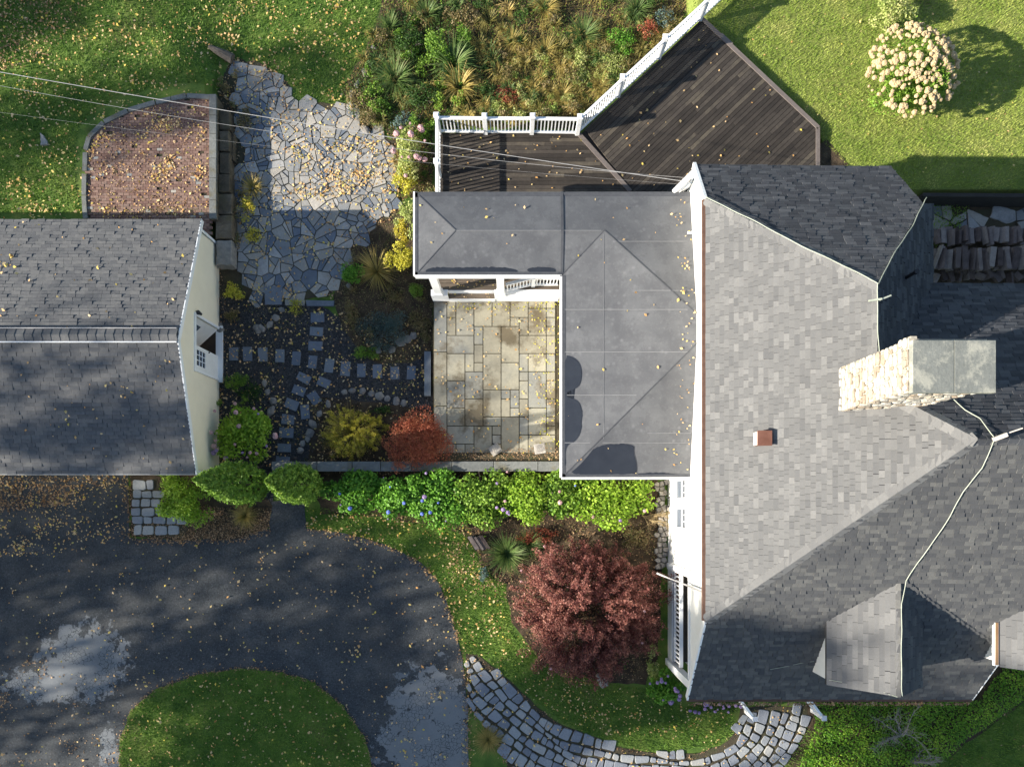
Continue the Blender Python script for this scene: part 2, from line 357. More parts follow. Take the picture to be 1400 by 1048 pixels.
# ---------------------------------------------------------------- foliage builders
def quads(name, V, R, mat_, parent=None, nv=4):
    """V: (N,nv,3) array of face corners"""
    n = len(V); me = bpy.data.meshes.new(name); me.vertices.add(n * nv); me.vertices.foreach_set('co', V.reshape(-1).astype(np.float32))
    me.loops.add(n * nv); me.loops.foreach_set('vertex_index', np.arange(n * nv, dtype=np.int32))
    me.polygons.add(n); me.polygons.foreach_set('loop_start', np.arange(0, n * nv, nv, dtype=np.int32)); me.polygons.foreach_set('loop_total', np.full(n, nv, np.int32))
    at = me.attributes.new('rnd', 'FLOAT', 'FACE'); at.data.foreach_set('value', R.astype(np.float32))
    me.materials.append(mat_); me.update(calc_edges=True); me.validate()
    o = bpy.data.objects.new(name, me); link(o, parent)
    if parent: o.matrix_parent_inverse = wm(parent).inverted()
    return o
def norm(a): return a / (np.linalg.norm(a, axis=-1, keepdims=True) + 1e-9)
def leafquads(C, Nn, size, asp=.55, fold=.12):
    n = len(C); Nn = norm(Nn); r = norm(rng.normal(size=(n, 3))); T = norm(np.cross(Nn, r)); B = np.cross(Nn, T)
    s = np.asarray(size).reshape(-1, 1) * np.ones((n, 1)) * rng.uniform(.65, 1.25, (n, 1))
    return np.stack([C - T * s * .5, C - B * s * asp * .5 + Nn * s * fold, C + T * s * .5, C + B * s * asp * .5 + Nn * s * fold], 1)
def crown(c, rx, ry, h, n, size, lumps=14, amp=.28, shell=.35, flat=.15, asp=.6, tilt=.7, zup=.35):
    """leaves on many overlapping clumps that together fill an uneven crown whose base lies at c"""
    K = max(6, lumps); ld = norm(rng.normal(size=(K, 3))); ld[:, 2] = np.abs(ld[:, 2]); ld = norm(ld)
    cr = rng.uniform(.42, .80, K); sr = rng.uniform(.24, .24 + amp * .75, K) * (14 / K) ** .18; cr = np.minimum(cr, 1.06 - sr)
    big = K // 4; cr[:big] = rng.uniform(.1, .4, big); sr[:big] = rng.uniform(.40, .52, big)
    wgt = sr ** 2; idx = rng.choice(K, n, p=wgt / wgt.sum())
    d = norm(rng.normal(size=(n, 3)) + ld[idx] * .55); t = 1 - np.abs(rng.normal(0, shell * .9, n)); t = np.clip(t, .1, 1.1)
    q = ld[idx] * cr[idx][:, None] + d * (sr[idx] * t)[:, None]
    q[:, 2] = np.where(q[:, 2] < -flat, -q[:, 2] * .5, q[:, 2])
    stray = rng.random(n) < .05; q[stray] *= rng.uniform(1.0, 1.16, (stray.sum(), 1))
    q = q * np.array([rx, ry, h * .57]); C = np.array(c) + q + np.array([0, 0, h * .42]); C[:, 2] = np.maximum(C[:, 2], c[2] + .03)
    Nn = d * (1 - tilt) + rng.normal(size=(n, 3)) * tilt * .6 + np.array([0, 0, zup])
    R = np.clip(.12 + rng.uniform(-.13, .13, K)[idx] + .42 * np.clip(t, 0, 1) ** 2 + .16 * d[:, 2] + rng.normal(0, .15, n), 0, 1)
    return leafquads(C, Nn, size, asp), R, C
def stems(c, h, r, n, parent, mat_=None, name='stem', rad=.018):
    m = MB()
    for i in range(n):
        a = random.uniform(0, 6.28); e = random.uniform(.3, .85)
        tip = Vector(c) + Vector((math.cos(a) * r * e, math.sin(a) * r * e, h * random.uniform(.5, .8)))
        mid = Vector(c).lerp(tip, .5) + Vector((0, 0, h * .12)); b = Vector(c) + Vector((math.cos(a) * .08, math.sin(a) * .08, 0))
        m.tube([b, mid, tip], [rad, rad * .75, rad * .35], 5)
    return m.build(name, mat_ or m_bark, parent)
def head_mesh(name, mat_, r):
    bm = bmesh.new(); bmesh.ops.create_icosphere(bm, subdivisions=3, radius=r); R_ = random.Random(len(name))
    for v in bm.verts:
        f = R_.uniform(.78, 1.12); v.co = Vector((v.co.x * f, v.co.y * f, v.co.z * f * .75))
    me = bpy.data.meshes.new(name); bm.to_mesh(me); bm.free(); n = len(me.polygons)
    at = me.attributes.new('rnd', 'FLOAT', 'FACE'); at.data.foreach_set('value', rng.uniform(0, 1, n).astype(np.float32)); me.materials.append(mat_); me.update(); return me
HEAD = {k: head_mesh('flower_head_' + k, m, .5) for k, m in dict(cream=m_f_cream, pink=m_f_pink, blue=m_f_blue, lilac=m_f_lil).items()}
def shrub(name, px, py, rpx, h, leafm_, n, size, label, cat='shrub', group=None, rypx=None, heads=None, z0=None, lumps=14, amp=.28, shell=.3, dz=0, asp=.6, tilt=.7, nst=9, headr=.11):
    """(px,py) is where the crown is seen; the base is put underneath it"""
    g = Pg(px, py); z0 = (g.z if z0 is None else z0); c = P(px, py, z0 + h * .45); c.z = z0 + dz
    k = (CAMH - z0 - h * .45) / CAMH / G; rx = rpx * k; ry = (rypx or rpx) * k
    t = thing(name, c, label, cat, group)
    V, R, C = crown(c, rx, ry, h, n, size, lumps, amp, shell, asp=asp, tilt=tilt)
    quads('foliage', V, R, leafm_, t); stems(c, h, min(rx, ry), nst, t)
    if heads:
        for kind, cnt in heads:
            for i in range(cnt):
                a = random.uniform(0, 6.283); e = math.sqrt(random.random()) * .92
                u, v = math.cos(a) * e, math.sin(a) * e
                zz = z0 + h * (.42 + .55 * math.sqrt(max(0, 1 - e * e)) * .92) + .02
                r_ = headr * random.uniform(.45, 1.35)
                inst(HEAD[kind], 'flower_head', (c.x + u * rx, c.y + v * ry, zz), t, (random.uniform(-.5, .5), random.uniform(-.5, .5), random.uniform(0, 6)), 2 * r_)
    return t
def spray(name, px, py, rpx, rypx, h, mt, nb, nl, size, label, tiltup=.55, arch=.25, asp=.5, sig=.06, barkm=None, heads=None, cat='shrub'):
    """shrub of many arching shoots, each clothed in small leaves, darker and emptier inside"""
    g = Pg(px, py); z0 = g.z; c = P(px, py, z0 + h * .4); c.z = z0; k = (CAMH - z0 - h * .4) / CAMH / G; rx, ry = rpx * k, rypx * k
    t = thing(name, c, label, cat); m = MB(); CC = []; RR = []; NN = []; tips = []
    knob = rng.uniform(.72, 1.1, 14); ka = rng.uniform(0, 6.283, 14)
    for b in range(nb):
        a = rng.uniform(0, 6.283); el = math.acos(rng.uniform(0, .98)); lob = 1 + .10 * math.sin(a * 3 + 1) + .08 * math.sin(a * 7 + el * 4) + .10 * math.sin(el * 9 + a * 5); L = lob * rng.uniform(.72, 1.06)
        e = np.array([math.sin(el) * math.cos(a) * rx * L, math.sin(el) * math.sin(a) * ry * L, math.cos(el) * h * L * .95 + .12 * h])
        st = np.array([e[0] * .5 + rng.normal(0, .12), e[1] * .5 + rng.normal(0, .12), e[2] * .15]); mid = (st + e) * .5 + np.array([rng.normal(0, .12) * min(1, rx), rng.normal(0, .12) * min(1, rx), h * arch * .6])
        tt = np.linspace(0, 1, 7)[:, None]; path = (1 - tt) ** 2 * st + 2 * tt * (1 - tt) * mid + tt ** 2 * e
        if b % 3 == 0: m.tube([Vector(c) + Vector(p) for p in path[::2]], [.014, .010, .007, .004], 4, cap=False)
        u = np.clip(1 - np.abs(rng.normal(0, .26, nl)), .25, 1.03)[:, None]; q = (1 - u) ** 2 * st + 2 * u * (1 - u) * mid + u ** 2 * e
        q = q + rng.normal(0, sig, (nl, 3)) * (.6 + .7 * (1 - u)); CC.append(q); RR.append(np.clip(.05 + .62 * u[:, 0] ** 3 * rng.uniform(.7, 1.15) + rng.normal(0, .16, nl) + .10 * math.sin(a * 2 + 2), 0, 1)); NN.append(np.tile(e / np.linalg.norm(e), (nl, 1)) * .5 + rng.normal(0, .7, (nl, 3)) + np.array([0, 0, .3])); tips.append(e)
    C = np.concatenate(CC) + np.array(c); C[:, 2] = np.maximum(C[:, 2], z0 + .03)
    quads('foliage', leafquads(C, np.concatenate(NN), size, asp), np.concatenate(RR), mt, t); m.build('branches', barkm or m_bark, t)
    if heads:
        for kind, cnt, hr in heads:
            for i in range(cnt):
                e = tips[i * 7 % len(tips)]; inst(HEAD[kind], 'flower_head', tuple(Vector(c) + Vector(e)), t, (0, 0, random.uniform(0, 6)), 2 * hr)
    return t
def blades(C, n, L, wd, mat_, parent, name='blades', droop=.6, up=.9, spread=1.0):
    """arching strap leaves from a clump centre, 4 segments each"""
    a = rng.uniform(0, 2 * np.pi, n); el = rng.uniform(.25, 1.0, n) ** .8; ln = L * rng.uniform(.55, 1.1, n)
    base = np.array(C)[None] + np.stack([np.cos(a), np.sin(a), np.zeros(n)], 1) * rng.uniform(0, .08, n)[:, None]
    S = 4; pts = []
    for k in range(S + 1):
        t = k / S; hr = ln * (t * (1.15 - .65 * el * up) * spread); zz = ln * (t * up * el * 1.1 - droop * t * t * (1 - .3 * el))
        p = base + np.stack([np.cos(a) * hr, np.sin(a) * hr, np.maximum(zz, .01 + .02 * k)], 1); pts.append(p)
    sd = np.stack([-np.sin(a), np.cos(a), np.zeros(n)], 1); V = []
    for k in range(S):
        w0 = wd * (1 - .9 * (k / S) ** 1.6); w1 = wd * (1 - .9 * ((k + 1) / S) ** 1.6)
        V.append(np.stack([pts[k] - sd * w0 / 2, pts[k] + sd * w0 / 2, pts[k + 1] + sd * w1 / 2, pts[k + 1] - sd * w1 / 2], 1))
    V = np.concatenate(V); R = np.tile(np.clip(rng.normal(.45, .22, n), 0, 1), S); R = np.clip(R + np.repeat(np.arange(S) * .08, n), 0, 1)
    return quads(name, V, R, mat_, parent)
def clump(px, py, rpx, mat_, n, wd, label, cat='plant', group=None, droop=.6, name='ornamental_grass', z0=None, h=1.0):
    g = Pg(px, py)
    if z0 is not None: g = P(px, py, z0)
    t = thing(name, g, label, cat, group); blades(g, n, rpx / G * 1.15, wd, mat_, t, 'leaf_blades', droop, h); return t
def pts_in(poly, n):
    xs = [p[0] for p in poly]; ys = [p[1] for p in poly]; out = np.zeros((0, 2))
    while len(out) < n:
        x = rng.uniform(min(xs), max(xs), n * 2); y = rng.uniform(min(ys), max(ys), n * 2); m = inpoly(x, y, poly)
        out = np.concatenate([out, np.stack([x[m], y[m]], 1)])
    return out[:n]
def scatter(name, poly_px, n, mat_, size, zf=None, kind='stuff', parent=None, label=None, lift=.01, clumpy=0, tiltz=1.2, cat=None, asp=.62, excl=()):
    """poly in photo pixels at ground; zf(x,y) -> height"""
    poly = [tuple(Pg(a, b)[:2]) for a, b in poly_px] if zf is None else poly_px
    p = pts_in(poly, n)
    if clumpy:
        K = max(3, int(n * .02)); cc = pts_in(poly, K); m = rng.random(n) < clumpy; idx = rng.integers(0, K, n); q = cc[idx] + rng.normal(0, .22, (n, 2)); ok = m & inpoly(q[:, 0], q[:, 1], poly); p[ok] = q[ok]
    for e in excl: p = p[~inpoly(p[:, 0], p[:, 1], e)]
    n = len(p)
    z = hgt(p[:, 0], p[:, 1]) if zf is None else zf(p[:, 0], p[:, 1])
    s = np.asarray(size); s = (s[0] * .7 + (s[1] * 1.15 - s[0] * .7) * rng.beta(1.6, 2.4, n)) if s.size == 2 else np.full(n, float(s))
    C = np.stack([p[:, 0], p[:, 1], z + lift + s * .10], 1)
    V = leafquads(C, rng.normal(0, .35, (n, 3)) + np.array([0, 0, tiltz]), s, asp, .14)
    V[:, :, 2] = np.maximum(V[:, :, 2], (z + lift * .5)[:, None])
    o = quads(name, V, rng.random(n), mat_, parent)
    return tag(o, label, cat, kind=kind)
def grass(name, poly_px, dens, excl_px=(), L=.06, mat_=None, z=None, label=None):
    poly = [tuple(P(a, b)[:2]) for a, b in poly_px]; n = int(abs(area(poly)) * dens); p = pts_in(poly, n)
    for e in excl_px: p = p[~inpoly(p[:, 0], p[:, 1], [tuple(P(a, b)[:2]) for a, b in e])]
    n = len(p); zz = hgt(p[:, 0], p[:, 1]) if z is None else np.full(n, z)
    a = rng.uniform(0, 6.283, n); l = L * rng.uniform(.5, 1.4, n); wd = .011 * rng.uniform(.8, 1.6, n); ln = rng.uniform(.3, 1.3, n)
    B = np.stack([p[:, 0], p[:, 1], zz], 1); sd = np.stack([-np.sin(a), np.cos(a), 0 * a], 1) * wd[:, None]
    tip = B + np.stack([np.cos(a) * l * ln, np.sin(a) * l * ln, l], 1)
    return tag(quads(name, np.stack([B - sd, B + sd, tip], 1), np.clip(rng.normal(.45, .22, n), 0, 1), mat_ or m_blade, nv=3), label, kind='stuff')
def sheet(name, poly_xy, z, mat_, thick=.03, kind='structure'):
    m = MB(); m.prism(list(poly_xy), z - thick, z, r=.5); return tag(m.build(name, mat_), kind=kind)
def voronoi(seeds, keep, gap, bound, nb=14):
    S = np.array(seeds); out = []
    for i, s in enumerate(S):
        if not keep[i]: continue
        d = np.hypot(*(S - s).T); idx = np.argsort(d)[1:nb + 1]
        poly = [(s[0] - bound, s[1] - bound), (s[0] + bound, s[1] - bound), (s[0] + bound, s[1] + bound), (s[0] - bound, s[1] + bound)]
        for j in idx:
            v = S[j] - s; L = np.hypot(*v); v = v / L; c = v @ ((s + S[j]) / 2) - gap / 2; poly = halfclip(poly, v[0], v[1], c)
            if len(poly) < 3: break
        if len(poly) >= 3 and abs(area(poly)) > .004: out.append(poly)
    return out
def chop(polys, prob, gap=.03, big=.12):
    out = []
    for p in polys:
        if abs(area(p)) > big and random.random() < prob:
            cx = sum(q[0] for q in p) / len(p) + random.uniform(-.08, .08); cy = sum(q[1] for q in p) / len(p) + random.uniform(-.08, .08); a = random.uniform(0, 3.14); nx_, ny_ = math.cos(a), math.sin(a); c = nx_ * cx + ny_ * cy
            for q in (halfclip(p, nx_, ny_, c - gap / 2), halfclip(p, -nx_, -ny_, -c - gap / 2)):
                if len(q) > 2 and abs(area(q)) > .012: out.append(q)
        else: out.append(p)
    return out
def flag_sun_shade(x, y):
    if y > P(0, 276).y and x > P(375, 0).x: return random.choice([m_flag2, m_flag2, m_flag])  # shed shadow edge put into the colour: paler stones on its sunny side
    return random.choice([m_step, m_flag, m_flag, m_flag, m_flag2])
def stones(parent, polys, z, mat_, name, th=.05, jit=.012, bev=.008, limit=300, rag=0):
    polys = sorted(polys, key=lambda p: -abs(area(p))); rest = MB()
    for i, p in enumerate(polys):
        if rag: p = rough_edge(p, .16, rag)
        zz = z(p[0][0], p[0][1]) if callable(z) else z
        m = MB() if i < limit else rest
        m.prism(p, zz - .03, zz + th + random.uniform(-jit, jit), bevel=bev)
        if i < limit: m.build(name, mat_(p[0][0], p[0][1]) if callable(mat_) else (random.choice(mat_) if isinstance(mat_, list) else mat_), parent)
    if rest.v: tag(rest.build(name + 's', m_flag if callable(mat_) else (mat_[0] if isinstance(mat_, list) else mat_), parent), kind='stuff')

# ---------------------------------------------------------------- ground
far = MB(); far.add([(-400, -400, -.08), (400, -400, -.08), (400, 400, -.08), (-400, 400, -.08)], [(0, 1, 2, 3)], .5)
tag(far.build('ground', m_lawn), kind='structure')
nx, ny = 216, 176; xs = np.linspace(-27, 27, nx); ys = np.linspace(-15, 29, ny); X, Y = np.meshgrid(xs, ys); Z = hgt(X, Y)
wv = (np.sin(X * .9 + 1.3) * np.cos(Y * .7) + np.sin(X * 2.1 + Y * 1.7)) * .0
me = bpy.data.meshes.new('lawn'); vs = np.stack([X, Y, Z + wv], -1).reshape(-1, 3)
fs = [(j * nx + i, j * nx + i + 1, (j + 1) * nx + i + 1, (j + 1) * nx + i) for j in range(ny - 1) for i in range(nx - 1)]
me.from_pydata(vs.tolist(), [], fs); me.materials.append(m_lawn); me.update()
tag(link(bpy.data.objects.new('lawn', me)), kind='structure')

DRIVE = [(-260, 640), (176, 640), (178, 735), (245, 738), (330, 732), (368, 722), (372, 684), (415, 684), (419, 722), (480, 730), (530, 745), (575, 768), (603, 800), (618, 845), (630, 888), (637, 930), (640, 970), (642, 1200), (-260, 1200)]
ISLAND = [(158, 1200), (163, 1060), (165, 1010), (180, 970), (215, 941), (270, 921), (330, 913), (380, 917), (430, 932), (470, 965), (500, 1010), (512, 1060), (520, 1200)]
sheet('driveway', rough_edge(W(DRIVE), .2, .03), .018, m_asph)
sheet('island_soil', rough_edge(W(ISLAND), .15, .05), .045, m_lawn, .04)
PATHBED = [(300, 412), (330, 405), (372, 418), (440, 418), (470, 440), (500, 500), (592, 500), (592, 570), (560, 575), (480, 560), (440, 590), (430, 640), (375, 642), (370, 700), (340, 700), (300, 640)]
sheet('gravel_path', rough_edge(W([(296, 405), (440, 418), (475, 440), (510, 490), (592, 478), (592, 640), (376, 642), (374, 690), (340, 700), (296, 640)]), .3, .06), .016, m_gravelbed)
BED1 = [(470, 330), (592, 268), (592, 480), (560, 497), (520, 498), (490, 480), (468, 450), (455, 410), (468, 370)]
sheet('planting_bed', rough_edge(W(BED1), .3, .06), .03, m_soil)
sheet('hydrangea_bed', rough_edge(W([(420, 640), (900, 640), (905, 760), (900, 900), (880, 935), (820, 930), (740, 905), (700, 850), (690, 800), (655, 770), (640, 735), (600, 716), (440, 700)]), .3, .08), .012, m_soil)
sheet('corner_bed', rough_edge(W([(178, 650), (345, 650), (372, 690), (368, 720), (330, 735), (240, 738), (180, 732)]), .3, .06), .024, m_soil)
sheet('shrub_bed', rough_edge(W([(430, 540), (500, 548), (592, 560), (592, 640), (420, 640)]), .3, .05), .022, m_soil)
WILD = [(480, 160), (470, 120), (500, 70), (520, 20), (540, -80), (980, -80), (955, 0), (800, 175), (592, 175), (592, 275), (540, 270), (545, 200), (520, 170)]
sheet('wild_bed', rough_edge(W(WILD), .3, .08), .014, m_soil)
sheet('east_bed', rough_edge(W([(1118, 200), (1130, 190), (1160, 225), (1118, 232)], .85), .3, .03), .864, m_soil)
sheet('wood_store_ground', rough_edge(W([(1230, 265), (1500, 268), (1500, 400), (1230, 400)]), .3, .05), .012, m_soil)
sheet('ivy_bed', rough_edge(W([(1105, 950), (1420, 880), (1450, 925), (1330, 1010), (1250, 1070), (1090, 1080), (1075, 1040)]), .3, .08), .012, m_soil)
sheet('stepping_bed', rough_edge(W([(296, 90), (330, 80), (395, 115), (400, 140), (480, 145), (545, 200), (545, 280), (470, 335), (450, 405), (330, 410), (296, 405)]), .3, .06), .012, m_joint)

# pebbles in the gravel path
GP = [(298, 408), (440, 418), (475, 445), (505, 500), (592, 482), (592, 560), (500, 548), (440, 560), (425, 640), (376, 640), (374, 685), (345, 690), (300, 640)]
scatter('pebbles', GP, 26000, m_pebble, (.025, .055), lift=.018, tiltz=.6, asp=.9)

# crazy paving: irregular flagstones, each its own stone
FL = [(318, 92), (350, 82), (392, 112), (398, 140), (482, 142), (500, 175), (540, 195), (547, 240), (545, 290), (512, 318), (476, 345), (462, 378), (455, 402), (400, 412), (352, 412), (330, 380), (318, 330), (322, 260), (330, 200), (320, 150)]
flp = W(FL)
fp = tag(MB().build('flagstone_patio', m_joint) if 0 else sheet('flagstone_patio', rough_edge(flp, .3, .03), .022, m_joint), kind='structure')
def jseeds(poly, sp, jx=.36, rot=0, asp=1.0):
    xs = [p[0] for p in poly]; ys = [p[1] for p in poly]; cx, cy = (min(xs) + max(xs)) / 2, (min(ys) + max(ys)) / 2; R = max(max(xs) - min(xs), max(ys) - min(ys)) * .8 + 2
    out = []; n = int(R / sp) + 1; c, s = math.cos(rot), math.sin(rot)
    for j in range(-n, n + 1):
        off = random.random()
        for i in range(-int(n / asp) - 1, int(n / asp) + 2):
            u = (i + off + random.uniform(-jx, jx)) * sp * asp; v = (j + random.uniform(-jx, jx) * .8) * sp
            out.append((cx + u * c - v * s, cy + u * s + v * c))
    a = np.array(out); k = inpoly(a[:, 0], a[:, 1], poly); return out, k
sd = []; bx = [p[0] for p in flp]; by = [p[1] for p in flp]
for _ in range(9000):
    q = (random.uniform(min(bx) - 1, max(bx) + 1), random.uniform(min(by) - 1, max(by) + 1), random.choice((.26, .34, .42, .55, .72)))
    if all(math.hypot(q[0] - e[0], q[1] - e[1]) > (q[2] + e[2]) * .56 for e in sd): sd.append(q)
sd = [(e[0], e[1]) for e in sd]; kp = inpoly(np.array([e[0] for e in sd]), np.array([e[1] for e in sd]), flp)
stones(fp, chop(chop(voronoi(sd, kp, .03, 1.1, 18), .6), .45, big=.1), .02, [m_flag, m_flag, m_flag, m_flag2] if 0 else flag_sun_shade, 'flagstone', .035, .016, .01)
# big slabs at the foot of the crazy paving
for i, (x0, y0, x1, y1) in enumerate([(362, 391, 387, 417), (390, 410, 418, 418), (419, 411, 458, 419)]):
    m = MB(); m.prism(W([(x0, y0), (x1, y0 + 1), (x1 - 1, y1), (x0 + 1, y1)]), 0, .075 + .01 * i, bevel=.01)
    m.build('flagstone', m_step if i == 0 else m_flag, fp)

# stepping stones
STP = [(320, 484, 0), (339, 484, 0), (360, 485, .02), (383, 486.5, -.03), (405.5, 490, -.06), (428, 495, -.1), (450.5, 500, -.12), (472.5, 504, -.08), (494.5, 506.5, 0), (516, 507.5, .03), (540, 510, 0), (562.5, 509.5, 0),
       (434.5, 434, 1.57), (433, 453.5, 1.5), (431.5, 473, 1.52), (415.5, 517, 1.1), (409, 534, 1.2), (399, 553, 1.2), (394, 573, 1.45), (392, 591.5, 1.5), (389, 612, 1.55), (387, 630, 1.5), (417.5, 563, .1), (430, 544, .6), (443, 523, 1.2)]
ORD = ['first', 'second', 'third', 'fourth', 'fifth', 'sixth', 'seventh', 'eighth', 'ninth', 'tenth', 'eleventh', 'twelfth', 'thirteenth', 'fourteenth', 'fifteenth', 'sixteenth', 'seventeenth']
cnt_ = {}
def nth(key): cnt_[key] = cnt_.get(key, -1) + 1; return ORD[cnt_[key]]
def step_label(x, y, a):
    if (x, y) == (443, 523): return 'isolated dark stepping stone just below the long row, near the golden shrub', 'stepping stone', 'stepping stones towards the driveway'
    if abs(a) < .5 and y < 515: return nth('row') + ' stepping stone from the shed door in the long row to the patio', 'stepping stone', 'stepping stones towards the patio'
    if y < 480: return nth('col') + ' stepping stone down from the crazy paving slabs', 'stepping stone', 'stepping stones below the crazy paving'
    if x > 412 and y > 520: return nth('dark') + ' of the darker stepping stones right of the line to the driveway', 'stepping stone', 'stepping stones towards the driveway'
    return nth('low') + ' stepping stone along the line curving down to the driveway', 'stepping stone', 'stepping stones towards the driveway'
for x, y, a in STP:
    m = MB(); p = P(x, y); L, Wd = .54 * random.uniform(.92, 1.06), .36 * random.uniform(.92, 1.08)
    q = [(-Wd / 2, -L / 2), (Wd / 2 + random.uniform(-.02, .02), -L / 2), (Wd / 2, L / 2), (-Wd / 2 + random.uniform(-.02, .02), L / 2)]
    c, s = math.cos(a), math.sin(a)
    m.prism([(p.x + u * c - v * s, p.y + u * s + v * c) for u, v in q], 0, .05 + random.uniform(-.01, .012), bevel=.008)
    o = m.build('stepping_stone', m_step)
    tag(o, *step_label(x, y, a))

# cobbled walk bottom right, cobbles by the shed corner
CW = [(637, 893), (655, 896), (680, 915), (705, 938), (735, 966), (770, 992), (815, 1008), (850, 1021), (900, 1029), (950, 1030), (985, 1019), (1006, 1000), (1012, 966), (1103, 964), (1103, 990), (1085, 1018), (1072, 1050), (1060, 1090), (820, 1090), (730, 1090), (700, 1070), (692, 1035), (668, 992), (640, 965)]
cw = sheet('cobbled_walk', rough_edge(W(CW), .3, .04), .016, m_joint)
pts = W(CW); seeds = []; 
# seeds follow the curve of the walk
def follow(center, half, sp, asp):
    out = []; P2 = [Vector(P(*c)[:2]) for c in center]; L = 0
    seg = []
    for i in range(len(P2) - 1):
        n = max(2, int((P2[i + 1] - P2[i]).length / .02))
        for k in range(n): seg.append(P2[i].lerp(P2[i + 1], k / n))
    nrow = int(2 * half / sp) + 4
    for r in range(-nrow // 2, nrow // 2 + 1):
        d = r * sp; last = None; step = random.uniform(0, sp)
        for i in range(3, len(seg) - 3):
            t = (seg[i + 3] - seg[i - 3]).normalized(); nrm = Vector((-t.y, t.x)); q = seg[i] + nrm * d
            if last is None or (q - last).length > step:
                last = q; step = sp * asp * random.uniform(.75, 1.35); out.append((q.x + random.uniform(-.03, .03), q.y + random.uniform(-.045, .045)))
    return out
def path_cobbles(center, half, target, region):
    P2 = [Vector(P(*c)[:2]) for c in center]; seg = []
    for i in range(len(P2) - 1):
        n = max(2, int((P2[i + 1] - P2[i]).length / .02)); seg += [P2[i].lerp(P2[i + 1], k / n) for k in range(n)]
    # smooth the centre line
    for _ in range(60):
        q = seg[:]; 
        for i in range(6, len(seg) - 6): q[i] = (seg[i - 6] + seg[i] + seg[i + 6]) / 3
        seg = q
    def at(i, d):
        d = d + .07 * math.sin(i * .021 + d * 2.7) + .05 * math.sin(i * .047 + d * 5.1)
        i = max(3, min(len(seg) - 4, i)); t = (seg[i + 3] - seg[i - 3]).normalized(); return seg[i] + Vector((-t.y, t.x)) * d
    d = -half; out = []
    while d < half:
        w_ = random.uniform(.24, .46); i = random.randrange(0, 18)
        while i < len(seg) - 8:
            mid = at(i, d + w_ / 2); L = random.uniform(.24, .62); j = i + 1
            while j < len(seg) - 6 and (at(j, d + w_ / 2) - mid).length < L: j += 1
            if j >= len(seg) - 6: break
            jit = lambda: Vector((random.uniform(-.035, .035), random.uniform(-.04, .04)))
            g_ = .014; a, b, c_, e = at(i, d + g_) + jit(), at(j, d + g_) + jit(), at(j, d + w_ - g_) + jit(), at(i, d + w_ - g_) + jit()
            cen = (a + b + c_ + e) / 4; qq = []
            cs = [a, b, c_, e]
            for k in range(4):
                p_, pr, nx_ = cs[k], cs[k - 1], cs[(k + 1) % 4]; u1 = (pr - p_); u2 = (nx_ - p_)
                for u_ in (u1, u2):
                    if u_.length > 1e-4: qq.append(tuple(p_ + u_.normalized() * min(.05, u_.length * .2) * random.uniform(.6, 1.4)))
            sh = [tuple(cen + (Vector(p_) - cen) * (1 - .035 / max(.1, (Vector(p_) - cen).length))) for p_ in qq]
            if inpoly(np.array([cen.x]), np.array([cen.y]), region)[0] and abs(area(sh)) > .03: out.append(sh if area(sh) > 0 else sh[::-1])
            i = j
        d += w_
    return out
walk = path_cobbles([(560, 800), (622, 880), (655, 945), (700, 990), (760, 1030), (840, 1052), (930, 1060), (1010, 1045), (1045, 1000), (1056, 960), (1060, 930)], 2.4, .4, pts)
# drop stones that overlap an earlier one on the inside of the bends
kept = []
for q in walk:
    cxy = np.mean(np.array(q), 0)
    if all(np.hypot(*(cxy - k[0])) > .235 for k in kept): kept.append((cxy, q))
stones(cw, [k[1] for k in kept], .01, m_cobble, 'cobble', .05, .012, .018)
cc = sheet('cobbled_corner', rough_edge(W([(180, 655), (215, 655), (228, 695), (262, 712), (250, 735), (183, 730)]), .3, .03), .034, m_joint)
cq = []; reg = W([(182, 650), (214, 650), (228, 695), (256, 712), (240, 730), (184, 728)]); yy = P(0, 731).y
while yy < P(0, 650).y:
    hh_ = random.uniform(.30, .44); xx = P(183, 0).x + random.uniform(-.1, .05)
    while xx < P(258, 0).x:
        ww_ = random.uniform(.3, .55); j_ = lambda: random.uniform(-.03, .03); g_ = .02
        b_ = [(xx + g_ + j_(), yy + g_ + j_()), (xx + ww_ - g_ + j_(), yy + g_ + j_()), (xx + ww_ - g_ + j_(), yy + hh_ - g_ + j_()), (xx + g_ + j_(), yy + hh_ - g_ + j_())]
        if inpoly(np.array([xx + ww_ / 2]), np.array([yy + hh_ / 2]), reg)[0]: cq.append([(b_[k_][0] * .86 + b_[k_ - 1][0] * .14, b_[k_][1] * .86 + b_[k_ - 1][1] * .14) if e_ else (b_[k_][0] * .86 + b_[(k_ + 1) % 4][0] * .14, b_[k_][1] * .86 + b_[(k_ + 1) % 4][1] * .14) for k_ in range(4) for e_ in (1, 0)])
        xx += ww_
    yy += hh_
stones(cc, cq, .03, m_cobble, 'cobble', .05, .012, .02)

# brick terrace beside the shed
BT = [(122, 300), (117, 265), (118, 205), (124, 186), (145, 168), (175, 152), (215, 141), (256, 132), (288, 133), (289, 330), (122, 330)]
bt = sheet('brick_terrace', [tuple(P(a, b, .6)[:2]) for a, b in BT], .618, m_joint)
m = MB(); m2 = MB(); bp = [tuple(P(a, b, .6)[:2]) for a, b in BT]
y = 10.2; row = 0
while y < 16.4:
    x = -17.2 + (row % 2) * .11
    while x < -11.6:
        if inpoly(np.array([x]), np.array([y]), bp)[0] and random.random() > .015:
            (m2 if random.random() < .035 and y < 14 else m).box((x, y, .625 + random.uniform(-.008, .008)), (.20, .095, .05), rz=random.gauss(0, .02))
        x += .215
    y += .108; row += 1
tag(m.build('bricks', m_brick, bt), kind='stuff'); tag(m2.build('pale_bricks', m_flag2, bt), kind='stuff')
